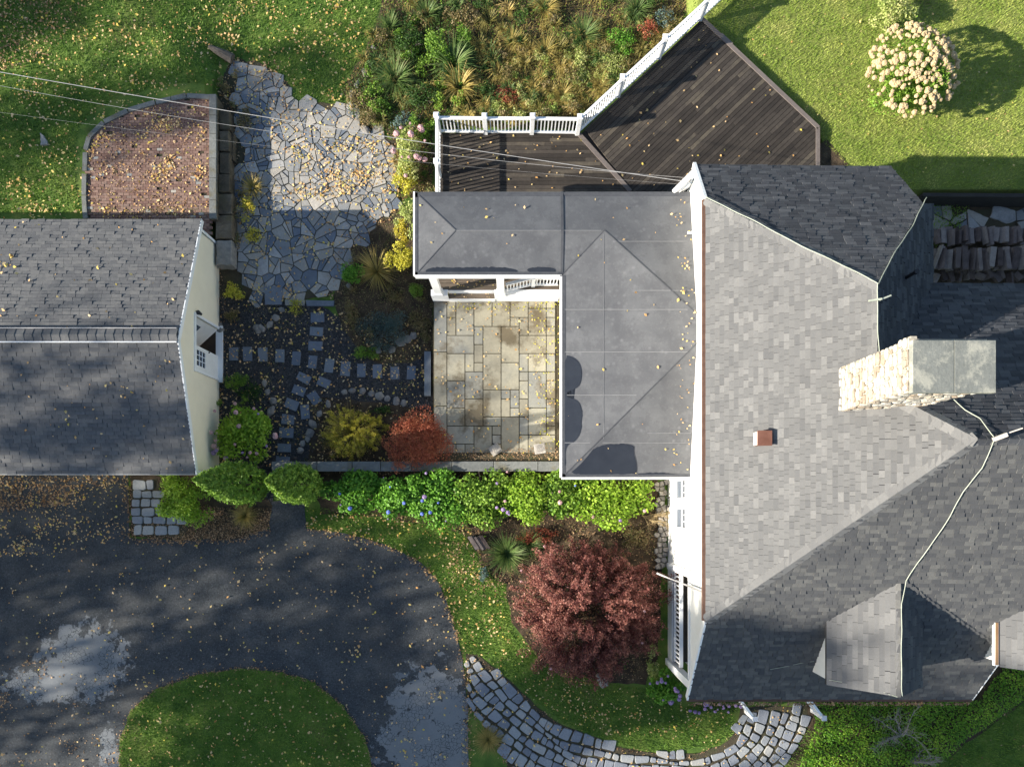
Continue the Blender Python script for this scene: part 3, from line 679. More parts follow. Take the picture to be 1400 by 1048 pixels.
# kerb stones round the brick terrace
kb = [(118, 300), (116, 268), (117, 235), (118, 206), (123, 188), (143, 168), (176, 152), (214, 141), (256, 132), (288, 134)]
kt = thing('stone_edging', P(180, 150, .6), 'low pale stone edging curving round the brick terrace', 'edging')
for i in range(len(kb) - 1):
    a, b = P(*kb[i], .62), P(*kb[i + 1], .62)
    if kb[i][1] in (268, 235): b = a.lerp(b, .9)
    n = max(1, round((b - a).length / .75))
    for q in range(n):
        p0, p1 = a.lerp(b, (q + .02) / n), a.lerp(b, (q + .97) / n); m = MB(); m.beam(p0 + Vector((0, 0, .02)), p1 + Vector((0, 0, .02 + random.uniform(-.01, .02))), .17, .12); m.build('edging_stone', m_wallcap, kt)

# retaining wall below the brick terrace, with its cap and the mossy low wall
rt = thing('retaining_wall', P(292, 200), 'narrow capped stone retaining wall between the brick terrace and the garden', 'wall')
y0 = 130
while y0 < 296:
    y1 = y0 + random.uniform(24, 36); a, b = P(291.5, y0, .75), P(291.5, min(y1, 300) - .8, .75); m = MB()
    m.beam(a, b, .26, .12); m.build('cap_stone', m_wallcap, rt)
    m = MB(); m.beam(Vector((a.x, a.y, .34)), Vector((b.x, b.y, .34)), .2, .68); m.build('wall_stone', m_moss, rt); y0 = y1
mw = thing('mossy_wall', P(307, 320), 'thick moss-covered garden wall beside the shed corner ending in a rounded pale stone', 'wall')
y0 = 265
for i, (ya, yb, wpx) in enumerate([(150, 176, 14), (178, 205, 13), (207, 236, 14), (238, 262, 16), (264, 292, 20), (294, 326, 22), (328, 362, 21)]):
    a, b = P(306, ya, .55), P(306, yb, .55); m = MB(); m.prism(rough_edge([(a.x - wpx / G / 2, b.y), (a.x + wpx / G / 2, b.y), (a.x + wpx / G / 2, a.y), (a.x - wpx / G / 2, a.y)], .2, .02), 0, .5 + .04 * (i % 2) + (i == 6) * .06, bevel=.03)
    m.build('wall_stone', m_moss if i < 6 else m_rock, mw)
for (x, y, rr, nm) in [(330, 236, 0, 'x')]: pass

# ---------------------------------------------------------------- bluestone patio, its steps and its low wall
PZ = .45
pt = sheet('bluestone_patio', W([(592, 405), (766, 405), (766, 634), (592, 634)], PZ), PZ, m_joint, PZ)
u = 12.35
def ashlar(x0, y0, cols, rows, seed):
    R = random.Random(seed); occ = [[0] * cols for _ in range(rows)]; out = []
    sizes = [(2, 3), (2, 2), (3, 2), (2, 1), (1, 2), (2, 4), (1, 1), (2, 2), (2, 3)]
    for j in range(rows):
        for i in range(cols):
            if occ[j][i]: continue
            for _ in range(20):
                a, b = R.choice(sizes)
                if i + a <= cols and j + b <= rows and all(not occ[j + q][i + p] for p in range(a) for q in range(b)): break
            else: a, b = 1, 1
            for p in range(a):
                for q in range(b): occ[j + q][i + p] = 1
            out.append((x0 + i * u, y0 + j * u, x0 + (i + a) * u, y0 + (j + b) * u))
    return out
pav = ashlar(611, 409, 12, 17, 5) + [(593, 409, 611, 481), (593, 481, 611, 555), (593, 555, 611, 590), (593, 590, 611, 619)]
for i, (x0, y0, x1, y1) in enumerate(pav):
    x1 = min(x1, 765); g_ = .55
    if x1 - x0 < 3: continue
    m = MB(); rr = random.random() * .75 + .1
    if 665 < x0 < 740 and 430 < y0 < 480: rr *= .5
    m.prism(W([(x0 + g_, y0 + g_), (x1 - g_, y0 + g_), (x1 - g_, y1 - g_), (x0 + g_, y1 - g_)], PZ + .03), PZ - .02, PZ + .03 + random.uniform(-.004, .006), r=rr, bevel=.006)
    m.build('paver', m_blue, pt)
sw = thing('low_wall', P(570, 636), 'long low bluestone wall along the south edge of the patio behind the hydrangeas', 'wall')
x = 371
while x < 765:
    x1 = min(765, x + random.uniform(38, 62)); m = MB(); zt = .62
    m.prism(W([(x + .4, 630.5), (x1 - .4, 630.5), (x1 - .4, 644), (x + .4, 644)], zt), .56, zt, bevel=.008); m.build('cap_stone', m_wallcap, sw)
    m = MB(); m.prism(W([(x + .4, 632), (x1 - .4, 632), (x1 - .4, 643), (x + .4, 643)], zt), 0, .555); m.build('wall_stone', m_rock, sw); x = x1
m = MB(); m.prism(W([(580, 480), (589, 480), (589, 541), (580, 541)], .2), 0, .2, bevel=.01)
tag(m.build('step_slab', m_step), 'long narrow bluestone step slab against the left edge of the patio', 'step')
for i, (x, y, a) in enumerate([(677, 614, .6), (738, 613, .15)]):
    m = MB(); p = P(x, y, PZ + .2); m.box((p.x, p.y, PZ + .12), (.42, .38, .16), rz=a); m.box((p.x + .04, p.y + .03, PZ + .23), (.3, .28, .05), rz=a + .1)
    tag(m.build('stone_block', m_rock), ['brown stone block lying askew near the patio low wall, nearer the red shrub', 'square brown stone block by the patio corner under the flat roof'][i], 'stone')

# ---------------------------------------------------------------- roofs
def shingles(slope, pieces, mat_, limit=0, expo=.143, wr=(.16, .34), th=.016, flip=False):
    """pieces: convex 3D polygons of ONE plane. Courses of separate shingles, lower edge proud."""
    p0, p1, p2 = [Vector(q) for q in pieces[0][:3]]; n = (p1 - p0).cross(p2 - p0).normalized()
    if n.z < 0: n = -n
    e1 = Vector((0, 0, 1)).cross(n).normalized(); e2 = n.cross(e1).normalized()
    if e2.z < 0: e2 = -e2
    e1 = e2.cross(n).normalized(); o = p0
    P2 = [[((Vector(q) - o).dot(e1), (Vector(q) - o).dot(e2)) for q in pc] for pc in pieces]
    ss = [q[0] for pc in P2 for q in pc]; ts = [q[1] for pc in P2 for q in pc]
    full = []; rest = MB(); t = min(ts); row = 0
    while t < max(ts):
        s = min(ss) - random.uniform(0, .4)
        while s < max(ss):
            wd = random.uniform(*wr); q = [(s + .004, t), (s + wd - .004, t), (s + wd - .004, t + expo * 1.04), (s + .004, t + expo * 1.04)]
            h = th * random.choice((.55, .8, 1.15, 1.5))
            for pc in P2:
                c = clip(q, pc)
                if len(c) < 3 or abs(area(c)) < .0008: continue
                if limit and len(c) == 4 and abs(abs(area(c)) - abs(area(q))) < 1e-5: full.append((s, t, wd, h)); continue
                emit(rest, c, t, expo, h, o, e1, e2, n)
            s += wd
        t += expo; row += 1
    full.sort(key=lambda f: -(o + e1 * f[0] + e2 * f[1]).z); cache = {}
    R = Matrix((e1, e2, n)).transposed().to_4x4()
    for i, (s, t, wd, h) in enumerate(full):
        q = [(s + .004, t), (s + wd - .004, t), (s + wd - .004, t + expo * 1.04), (s + .004, t + expo * 1.04)]
        if i < limit:
            wq = round(wd / .03) * .03; key = (wq, random.randrange(6))
            if key not in cache:
                m = MB(); emit(m, [(.004, 0), (wq - .004, 0), (wq - .004, expo * 1.04), (.004, expo * 1.04)], 0, expo, h, Vector((0, 0, 0)), Vector((1, 0, 0)), Vector((0, 1, 0)), Vector((0, 0, 1))); cache[key] = m.mesh('shingle', mat_)
            inst(cache[key], 'shingle', None, slope, M=Matrix.Translation(o + e1 * s + e2 * t) @ R)
        else: emit(rest, q, t, expo, h, o, e1, e2, n)
    tag(rest.build('shingles', mat_, slope), kind='stuff')
def emit(m, c, t, expo, h, o, e1, e2, n):
    k = len(c); vs = [o + e1 * a + e2 * b + n * (h - (h - .002) * (b - t) / (expo * 1.04)) for a, b in c] + [o + e1 * a + e2 * b - n * .004 for a, b in c]
    m.add(vs, [list(range(k))] + [[k + i, k + (i + 1) % k, (i + 1) % k, i] for i in range(k)])
def slab(name, polys, parent, th=.14, mat_=None):
    m = MB()
    for pl in polys:
        pl = [Vector(p) for p in pl]; k = len(pl); lo = [p - Vector((0, 0, th)) for p in pl]
        nn = (pl[1] - pl[0]).cross(pl[2] - pl[0])
        if nn.z < 0: pl.reverse(); lo.reverse()
        m.add([p - Vector((0, 0, .006)) for p in pl] + lo, [list(range(k)), list(range(k, 2 * k))[::-1]] + [[k + i, k + (i + 1) % k, (i + 1) % k, i] for i in range(k)], .5)
    return m.build(name, mat_ or m_under, parent)
def caps(parent, a, b, nA, nB, mat_, w=.15, L=.24, lift=.03, name='ridge_cap'):
    a = Vector(a); b = Vector(b); d = (b - a).normalized(); N = max(1, int((b - a).length / L))
    def side(n, other):
        v = n.cross(d).normalized()
        if v.dot(other) < 0: v = -v
        return v
    up = (nA + nB).normalized(); hz = d.cross(Vector((0, 0, 1))).normalized()
    sA = side(nA, nA - up * nA.dot(up)); sB = side(nB, nB - up * nB.dot(up))
    for i in range(N):
        p = a + d * (b - a).length * i / N; q = a + d * (b - a).length * (i + 1.12) / N; m = MB(); h1, h2 = lift + .012, lift - .008
        j = random.uniform(-.01, .01); ww = w + j
        vs = [p + sA * ww + nA * h1 * .6, p + up * h1, p + sB * ww + nB * h1 * .6, q + sA * ww + nA * h2 * .6, q + up * h2, q + sB * ww + nB * h2 * .6]
        vs += [v - up * .03 for v in vs]
        m.add(vs, [(0, 3, 4, 1), (1, 4, 5, 2), (0, 1, 7, 6), (1, 2, 8, 7), (0, 6, 9, 3), (2, 5, 11, 8), (3, 9, 10, 4), (4, 10, 11, 5)])
        m.build(name, mat_, parent)
def nrm(poly):
    n = (Vector(poly[1]) - Vector(poly[0])).cross(Vector(poly[2]) - Vector(poly[0])).normalized(); return n if n.z > 0 else -n
def strip(name, a, b, parent, mat_, w=.04, h=.16, dz=0):
    m = MB(); m.beam(Vector(a) + Vector((0, 0, dz)), Vector(b) + Vector((0, 0, dz)), w, h, r=.5); return m.build(name, mat_, parent)

# ---- shed / garage on the left
gr = thing('shed', (-17, 6, 0), 'long cream shed with a grey shingled gable roof beside the driveway', 'shed')
ZR, ZN, ZS = 3.96, 2.2, 2.6; XE = -390; XF = -830
NS = [U(XE, 358, ZN), U(XF, 358, ZN), U(XF, 192, ZR), U(XE, 192, ZR)]
SS = [U(XE, 38, ZS), U(XE, 192, ZR), U(XF, 192, ZR), U(XF, 38, ZS)]
s1 = slab('roof_slope', [NS], gr); shingles(s1, [NS], m_sh_g, 150, wr=(.28, .36), th=.03)
s2 = slab('roof_slope', [SS], gr); shingles(s2, [SS], m_sh_g, 150, wr=(.28, .36), th=.03)
# ridge vent with pale metal edges
nN, nS = nrm(NS), nrm(SS)
caps(gr, U(XE, 198, ZR + .05), U(XF, 198, ZR + .05), nN, nS, m_sh_g, .21, .30, .05, 'ridge_cap')
strip('vent_edge', U(XE - 1, 198, ZR + .02) + Vector((0, -.235, 0)), U(XF, 198, ZR + .02) + Vector((0, -.235, 0)), gr, m_white, .035, .05)
strip('vent_edge', U(XE - 1, 198, ZR + .02) + Vector((0, .235, 0)), U(XF, 198, ZR + .02) + Vector((0, .235, 0)), gr, m_cable, .03, .05)
for a, b in ((NS[0], NS[3]), (SS[0], SS[1])): strip('rake_trim', a, b, gr, m_white, .035, .17, -.07)
strip('eave_trim', SS[0], SS[3], gr, m_white, .03, .13, -.09); strip('eave_trim', NS[0], NS[1], gr, m_white, .03, .13, -.09)
XW = -400 / G; YN, YS = 352 / G, 43 / G
def shz(y):
    yy = y * G; return (ZN + (358 - yy) / 166 * (ZR - ZN) if yy > 192 else ZS + (yy - 38) / 154 * (ZR - ZS)) - .15
DY0, DYm, DY1 = 5.0, 5.88, 6.93; DZ = 2.08       # doorway
def wallpoly(ys, z0s, x=XW, th=.12):
    m = MB(); n = len(ys); vs = [(x, y, z) for y, z in zip(ys, z0s)] + [(x - th, y, z) for y, z in zip(ys, z0s)]
    m.add(vs, [list(range(n)), list(range(n, 2 * n))[::-1]] + [[i, n + i, n + (i + 1) % n, (i + 1) % n] for i in range(n)], .5); return m
m = MB()
for ys_, zs_ in (([YS, DY0, DY0, YS], [0, 0, shz(DY0), shz(YS)]), ([DY0, DY1, DY1, 192 / G, DY0], [DZ, DZ, shz(DY1), shz(192 / G), shz(DY0)]), ([DY1, YN, YN, DY1], [0, 0, shz(YN), shz(DY1)])):
    q = wallpoly(ys_, zs_)
    m.add(q.v, q.f, .5)
wl = m.build('gable_wall', m_siding, gr)
for yy in (YN, YS):
    m = MB(); m.box(((XW - 24.2) / 2, yy, (shz(yy)) / 2), (24.2 + XW, .1, shz(yy) - .02)); m.build('wall', m_siding, gr)
m = MB(); m.box((XW - 3.1, (YN + YS) / 2, .03), (6, YN - YS - .2, .06)); m.build('floor', m_int, gr)
m = MB(); m.box((XW + .01, YN + .02, 1.0), (.1, .09, 2.0)); m.build('corner_board', m_white, gr)
m = MB(); m.box((XW + .012, YS - .02, 1.1), (.1, .09, 2.2)); m.build('corner_board', m_white, gr)
# doorway: trim, closed leaf with nine panes, open leaf swung inwards, threshold
fr = MB(); fr.box((XW + .02, DY0 - .05, DZ / 2), (.06, .1, DZ)); fr.box((XW + .02, DY1 + .05, DZ / 2), (.06, .1, DZ)); fr.box((XW + .022, (DY0 + DY1) / 2, DZ + .05), (.065, DY1 - DY0 + .22, .1)); fr.build('door_frame', m_white, gr)
m = MB(); m.box((XW + .03, (DY0 + DY1) / 2, .05), (.26, DY1 - DY0 + .3, .1)); m.build('threshold', m_white, gr)
dr = MB(); z0, z1 = 1.22, 1.92; ya, yb = DY0 + .16, DYm - .14; xd = XW - .03
dr.box((xd, (DY0 + ya) / 2, 1.08), (.05, ya - DY0, 1.95)); dr.box((xd, (DYm + yb) / 2, 1.08), (.05, DYm - yb, 1.95)); dr.box((xd, (ya + yb) / 2, (.1 + z0) / 2), (.05, yb - ya, z0 - .1)); dr.box((xd, (ya + yb) / 2, (z1 + 2.055) / 2), (.05, yb - ya, 2.055 - z1))
door = dr.build('door', m_wwall, gr)
for k in range(1, 3):
    m = MB(); m.box((xd + .018, ya + (yb - ya) * k / 3, (z0 + z1) / 2), (.03, .025, z1 - z0)); m.build('muntin', m_white, door)
    m = MB(); m.box((xd + .015, (ya + yb) / 2, z0 + (z1 - z0) * k / 3), (.03, yb - ya, .025)); m.build('muntin', m_white, door)
m = MB(); m.box((xd - .01, (ya + yb) / 2, (z0 + z1) / 2), (.008, yb - ya, z1 - z0)); m.build('pane', m_glass, door)
m = MB(); m.tube([(xd + .05, DYm - .06, 1.0), (xd + .09, DYm - .06, 1.0)], .028, 8); m.build('handle', m_black, door)
m = MB(); R = Matrix.Rotation(math.radians(-38), 3, 'Z'); L = .98
m.box((XW - .06 - L / 2 * math.sin(math.radians(48)), DY1 - .04 - L / 2 * math.cos(math.radians(48)) * .9, 1.08), (.045, L, 1.95), rz=math.radians(-48)); od = m.build('open_door', m_wwall, gr)
m = MB(); m.box((XW - .022 - .48 * math.sin(math.radians(48)), DY1 - .02 - .30, 1.45), (.05, .45, .55), rz=math.radians(-48)); m.build('pane', m_glass, od)
p = P(271, 428, 1.95); m = MB(); m.tube([(XW + .1, p.y, 1.82), (XW + .1, p.y, 2.06)], [.05, .075], 8); m.tube([(XW, p.y + .02, 1.95), (XW + .1, p.y + .02, 2.0)], .02, 6)
m.box((XW + .02, p.y, 1.92), (.04, .14, .2)); lm = m.build('wall_lamp', m_black, gr)
m = MB(); m.tube([(XW + .1, p.y, 2.06), (XW + .1, p.y, 2.13)], [.085, .02], 8); m.build('lamp_cap', m_black, lm)

# ---- the house
H_ = thing('house', (10, 0, 0), 'large white house with grey hipped shingle roofs and a tall stone chimney', 'house')
zA = lambda x: 6 + .648 * (x - 206) / G
zF = lambda y: 9.75 - .716 * (57.5 - y) / G
XR = 660
A1 = (206, 325); RW1 = (341, 206.5); RW2 = (341, 110); PK = (405.6, 57.5); A2 = (206, -123)
def fA(p): return U(p[0], p[1], zA(p[0]))
def fF(p): return U(p[0], p[1], zF(p[1]))
def fB(p): return U(p[0], p[1], 6 + .74 * (325 - p[1]) / G)
zC = lambda x: zA(341) - .889 * (x - 341) / G
def fC(p): return U(p[0], p[1], zC(p[0]))
def fE(p): return U(p[0], p[1], zA(405.6) - .793 * (p[1] - 57.5) / G)
PA = [[fA(p) for p in q] for q in ([A1, RW1, RW2, (206, 110)], [(206, 110), RW2, PK, A2])]
PB = [[fB(p) for p in [A1, (206, 383), (425, 380), (434, 318), RW1]]]
PB = [[fB(p) for p in [(206, 325), (206, 383), (425, 380), (434, 318)]], [fB(p) for p in [(206, 325), (434, 318), (341, 206.5)]]]
PC = [[fC(p) for p in [RW1, (434, 318), (456.7, 327), (456.7, 240), RW2]]]
PE = [[fE(p) for p in [PK, RW2, (456.7, 240), (XR, 240), (XR, 57.5)]]]
PF = [[fF(p) for p in q] for q in ([(206, -123), (XR, -123), (XR, 57.5), PK], [(206, -227), (541, -227), (546, -123), (206, -123)], [(546, -172), (XR, -172), (XR, -123), (546, -123)])]
roofs = {}
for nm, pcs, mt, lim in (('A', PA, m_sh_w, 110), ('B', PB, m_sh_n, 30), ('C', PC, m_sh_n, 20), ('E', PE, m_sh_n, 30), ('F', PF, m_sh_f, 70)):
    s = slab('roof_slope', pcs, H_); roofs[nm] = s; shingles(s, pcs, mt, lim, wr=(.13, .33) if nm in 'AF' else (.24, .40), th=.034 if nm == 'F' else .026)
nA, nB, nC, nE, nF = nrm(PA[0]), nrm(PB[0]), nrm(PC[0]), nrm(PE[0]), nrm(PF[0])
caps(H_, fA(A2), fA(PK), nA, nF, m_sh_w, .19, .27); caps(H_, fA(A1), fA(RW1), nA, nB, m_sh_w, .17, .27)
caps(H_, fA(RW1), fA(RW2), nA, nC, m_sh_w, .12, .27, .02); caps(H_, fA(RW2), fA(PK), nA, nE, m_sh_w, .2, .27)
caps(H_, fF(PK), fF((XR, 57.5)), nF, nE, m_sh_n, .17, .27); caps(H_, fB((341, 206.5)), fB((434, 318)), nB, nC, m_sh_n, .1, .27, .02)
# eaves, rakes, gutter
strip('gutter', fA(A1) + Vector((-.05, 0, -.06)), fA(A2) + Vector((-.05, 0, -.06)), H_, m_gutter, .10, .09)
strip('fascia', fA(A1) + Vector((.05, 0, -.2)), fA(A2) + Vector((.05, 0, -.2)), H_, m_white, .03, .18)
strip('rake_trim', fF((206, -123)), fF((206, -227)), H_, m_white, .06, .2, -.09)
strip('rake_trim', fB((206, 325)), fB((206, 384)), H_, m_white, .10, .22, -.09)
strip('rake_trim', fF((541, -227)), fF((546, -172)), H_, m_white, .03, .18, -.09)
strip('fascia', fF((206, -227)) + Vector((0, .02, -.12)), fF((541, -227)) + Vector((0, .02, -.12)), H_, m_black, .03, .16)
gut = strip('gutter', fF((206, -227)) + Vector((0, -.06, -.10)), fF((541, -227)) + Vector((0, -.06, -.10)), H_, m_gutter, .12, .07)
strip('fascia', fC((457, 240)) + Vector((0, 0, -.12)), fC((457, 327)) + Vector((0, 0, -.12)), H_, m_white, .03, .18)
strip('fascia', fB((206, 383)) + Vector((0, 0, -.12)), fB((425, 380)) + Vector((0, 0, -.12)), H_, m_white, .03, .18)
strip('fascia', fE((457, 240)) + Vector((0, 0, -.12)), fE((XR, 240)) + Vector((0, 0, -.12)), H_, m_white, .03, .18)
# west wall with two sash windows and the porch opening
XH = 213 / G
def zw(y): # underside of roof over the west wall
    yy = y * G
    return (zA(213) if -123 < yy < 325 else (6 + .74 * (325 - yy) / G if yy >= 325 else zF(yy))) - .17
def xw(name, y0, y1, z0, z1, mt=None, x=XH, th=.16):
    m = MB(); ya, yb = y0 / G, y1 / G
    za, zb = (zw(ya), zw(yb)) if z1 is None else (z1, z1)
    vs = [(x, ya, z0), (x, yb, z0), (x, yb, zb), (x, ya, za)]; vs += [(v[0] + th, v[1], v[2]) for v in vs]
    m.add(vs, [(3, 2, 1, 0), (4, 5, 6, 7), (0, 1, 5, 4), (1, 2, 6, 5), (2, 3, 7, 6), (3, 0, 4, 7)], .5); return m
wins = [(8, 31.5), (-29, -4)]; wz = (1.42, 3.12); op = (-209, -83); oz = (.9, 3.3)
m = MB()
def addm(q): m.add(q.v, q.f, .5)
for y0, y1, z0, z1 in [(325, 381, 0, None), (31.5, 325, 0, None), (8, 31.5, 0, wz[0]), (8, 31.5, wz[1], None), (-4, 8, 0, None), (-29, -4, 0, wz[0]), (-29, -4, wz[1], None), (-83, -29, 0, None), (-123, -83, oz[1], None), (-209, -123, oz[1], None), (-83 - 126, -83, 0, .72), (-222, -209, 0, None)]:
    addm(xw('w', y0, y1, z0, z1))
m.build('wall', m_wwall, H_)
for i, (y0, y1) in enumerate(wins):
    ya, yb = y0 / G, y1 / G; f = MB()
    for yy in (ya, yb): f.box((XH - .02, yy, sum(wz) / 2), (.08, .07, wz[1] - wz[0] + .14))
    for zz in wz: f.box((XH - .022, (ya + yb) / 2, zz), (.085, yb - ya + .16, .07))
    f.box((XH - .03, (ya + yb) / 2, wz[0] - .05), (.16, yb - ya + .2, .04)); f.box((XH, (ya + yb) / 2, 2.28), (.06, yb - ya, .05))
    wd = f.build('window', m_white, H_)
    for k in range(1, 3):
        q = MB(); q.box((XH + .025, ya + (yb - ya) * k / 3, 2.7), (.04, .022, .84)); q.build('muntin', m_white, wd)
    q = MB(); q.box((XH + .02, (ya + yb) / 2, 2.7), (.04, yb - ya, .022)); q.build('muntin', m_white, wd)
    q = MB(); q.box((XH + .05, (ya + yb) / 2, 2.7), (.01, yb - ya, .84)); q.build('pane', m_glass, wd)
    q = MB(); q.box((XH + .03, (ya + yb) / 2, 1.84), (.01, yb - ya, .86)); q.build('pane', m_screen, wd)
for yy in (680, 692):
    p = P(915, yy, .15); q = MB(); q.box((XH - .05, p.y, .32), (.14, .07, .1)); q.build('vent', m_black, H_)
# field-stone foundation bulging out at the wall foot
fd = MB(); sd_, kp_ = jseeds([(197 / G, -85 / G), (213 / G, -85 / G), (213 / G, 33 / G), (197 / G, 33 / G)], .2, .3, .2, 1)
for pl in voronoi(sd_, kp_, .02, .3): fd.prism(pl, 0, .12 + random.uniform(-.04, .08), bevel=.03)
tag(fd.build('foundation_stones', m_rock, H_), kind='stuff')
# porch at the lower left corner: floor, corner post, railing with balusters
m = MB(); m.box((XH + 1.6, -146 / G, .76), (3.1, 124 / G, .1)); m.build('porch_floor', m_deck, H_)
m = MB(); m.box((XH + 3.1, -146 / G, 1.9), (.1, 124 / G, 3.2)); m.build('inner_wall', m_int, H_)
rl = MB(); ra, rb = -84 / G, -206 / G
m = MB(); m.beam((XH + .05, ra, 1.92), (XH + .05, rb, 1.92), .13, .08); rl = m.build('railing', m_white, H_)
m = MB(); m.beam((XH + .05, ra, .98), (XH + .05, rb, .98), .08, .07); m.build('bottom_rail', m_white, rl)
n = 21
for i in range(n):
    y = ra + (rb - ra) * (i + .5) / n; m = MB(); m.box((XH + .05, y, 1.45), (.045, .045, .9)); m.build('baluster', m_white, rl)
for yy in (-213, -82):
    m = MB(); m.box((XH + .02, yy / G, 1.95), (.24, .24, 3.9 if yy < -100 else 3.3)); m.build('porch_post', m_white, H_)
m = MB(); m.beam((XH - .03, op[0] / G, 3.34), (XH - .03, op[1] / G, 3.34), .05, .12); m.build('opening_trim', m_white, H_)
# sloping drain pipe across the wall
m = MB(); m.tube([P(962, 810, 5.7), P(940, 800, 3.6), P(905, 786, 2.6), P(898, 783, 2.5)], .035, 8); m.build('drain_pipe', m_cable, H_)
# body walls below the roofs
for x0, x1, y0, y1, z1 in [(213, 430, 207, 374, 4.9), (213, 450, 0, 240, 5.4), (230, XR, -120, 60, 5.8), (230, 535, -215, -120, 0.5)]:
    m = MB(); m.box(((x0 + x1) / 2 / G + .1, (y0 + y1) / 2 / G, z1 / 2), ((x1 - x0) / G - .2, (y1 - y0) / G, z1 - .04)); m.build('wall', m_wwall, H_)
# two small porch stairs under the south eave
for i, (xa, ya, xb, yb) in enumerate([(1012, 960, 1031, 981), (1107, 960, 1125, 980)]):
    m = MB(); a, b = P(xa, ya - 4, 1.5), P(xb, yb, .95); b2 = Vector((b.x, b.y, 0)); m.beam(a, b, .09, .07); hr = m.build('stair_rail', m_white, H_)
    m = MB(); m.beam(a + Vector((0, 0, -.6)), b + Vector((0, 0, -.6)), .08, .06); m.build('bottom_rail', m_white, hr)
    for k in range(6):
        q = a.lerp(b, (k + .5) / 6); m = MB(); m.box((q.x, q.y, q.z - .3), (.04, .04, .56)); m.build('baluster', m_white, hr)
    m = MB(); m.box((b.x, b.y, .52), (.14, .14, 1.04)); m.box((b.x, b.y, 1.06), (.19, .19, .04)); m.build('newel_post', m_white, hr)
# dormers
def dormer(pts, zr, ze, mt, right=True):
    """pts: ridge_back, ridge_front, left_back, left_front, right_back, right_front (plan px)"""
    rb, rf, lb, lf, tb, tf = pts
    LL = [U(*lf, ze), U(*rf, zr), U(*rb, zr), U(*lb, ze)]
    s = slab('dormer_roof', [LL], H_, .1); shingles(s, [LL], m_sh_w, 20, wr=(.3, .6), th=.02)  # paler shingles stand in for sun patches on the left slope
    RR = [U(*rf, zr), U(*tf, ze), U(*tb, ze), U(*rb, zr)]
    s = slab('dormer_roof', [RR], H_, .1); shingles(s, [RR], mt, 20, wr=(.25, .4), th=.02)
    caps(H_, U(*rf, zr), U(*rb, zr), nrm(LL), nrm(RR), mt, .12, .26, .02)
    x0, x1 = lf[0] + 5, tf[0] - 5; yb, yf = lb[1], lf[1] + 3; m = MB()
    vs = [U(x, y, z) for x in (x0, x1) for y, z in ((yb, ze - .05), (yf, ze - .05), (yf, zF(yf) - .1), (yb, zF(yb) - .1))]
    m.add(vs, [(0, 1, 2, 3), (7, 6, 5, 4), (1, 5, 6, 2)], .5)
    m.add([U(x0, yf, ze - .05), U(x1, yf, ze - .05), U(rf[0], yf, zr - .05)], [(0, 1, 2)], .5); m.build('dormer_wall', m_wwall, H_)
dormer([(394.5, -78), (394.5, -195), (334.5, -123), (334.5, -191), (436, -123), (436, -193)], 6.94, 6.0, m_sh_f)
dormer([(579, -78), (579, -176), (519, -123), (519, -172), (640, -123), (640, -176)], 6.94, 6.0, m_sh_f)
strip('gutter', U(516, -124, 5.93), U(516, -171, 5.93), H_, m_white, .14, .10); strip('gutter_leaves', U(516, -125, 5.985), U(516, -170, 5.985), H_, m_tan, .09, .02)
# roof vents
p = U(0, 0, 0); zz = 27 - 0; 
def onA(px, py, dz=0):
    z = 6.0
    for _ in range(12): z = zA(P(px, py, z).x * G)
    return P(px, py, z + dz) if dz == 0 else Vector((*P(px, py, z)[:2], z + dz))
def onF(px, py, dz=0):
    z = 6.0
    for _ in range(20): z = zF(P(px, py, z).y * G)
    q = P(px, py, z); return Vector((q.x, q.y, z + dz))
def onC(px, py, dz=0):
    z = 6.0
    for _ in range(20): z = .5 * z + .5 * zC(P(px, py, z).x * G)
    q = P(px, py, z); return Vector((q.x, q.y, z + dz))
def onE(px, py, dz=0):
    z = 7.0
    for _ in range(20): z = fE((0, P(px, py, z).y * G)).z
    q = P(px, py, z); return Vector((q.x, q.y, z + dz))
q = onA(1040, 600); m = MB(); m.box(q + Vector((.0, 0, .14)), (.36, .40, .34)); v = m.build('roof_vent', m_copper, H_)
m = MB(); m.box(q + Vector((-.19, 0, .12)), (.03, .38, .30)); m.build('vent_face', m_galv, v)
m = MB(); m.box(q + Vector((.0, 0, .325)), (.42, .44, .03)); m.build('vent_lid', m_copper, v)
q = onC(1238, 380); m = MB(); m.tube([q - Vector((0, 0, .1)), q + Vector((0, 0, .55))], .05, 8); m.tube([q + Vector((0, 0, .5)), q + Vector((0, 0, .58))], [.075, .075], 8); m.build('vent_pipe', m_black, H_)

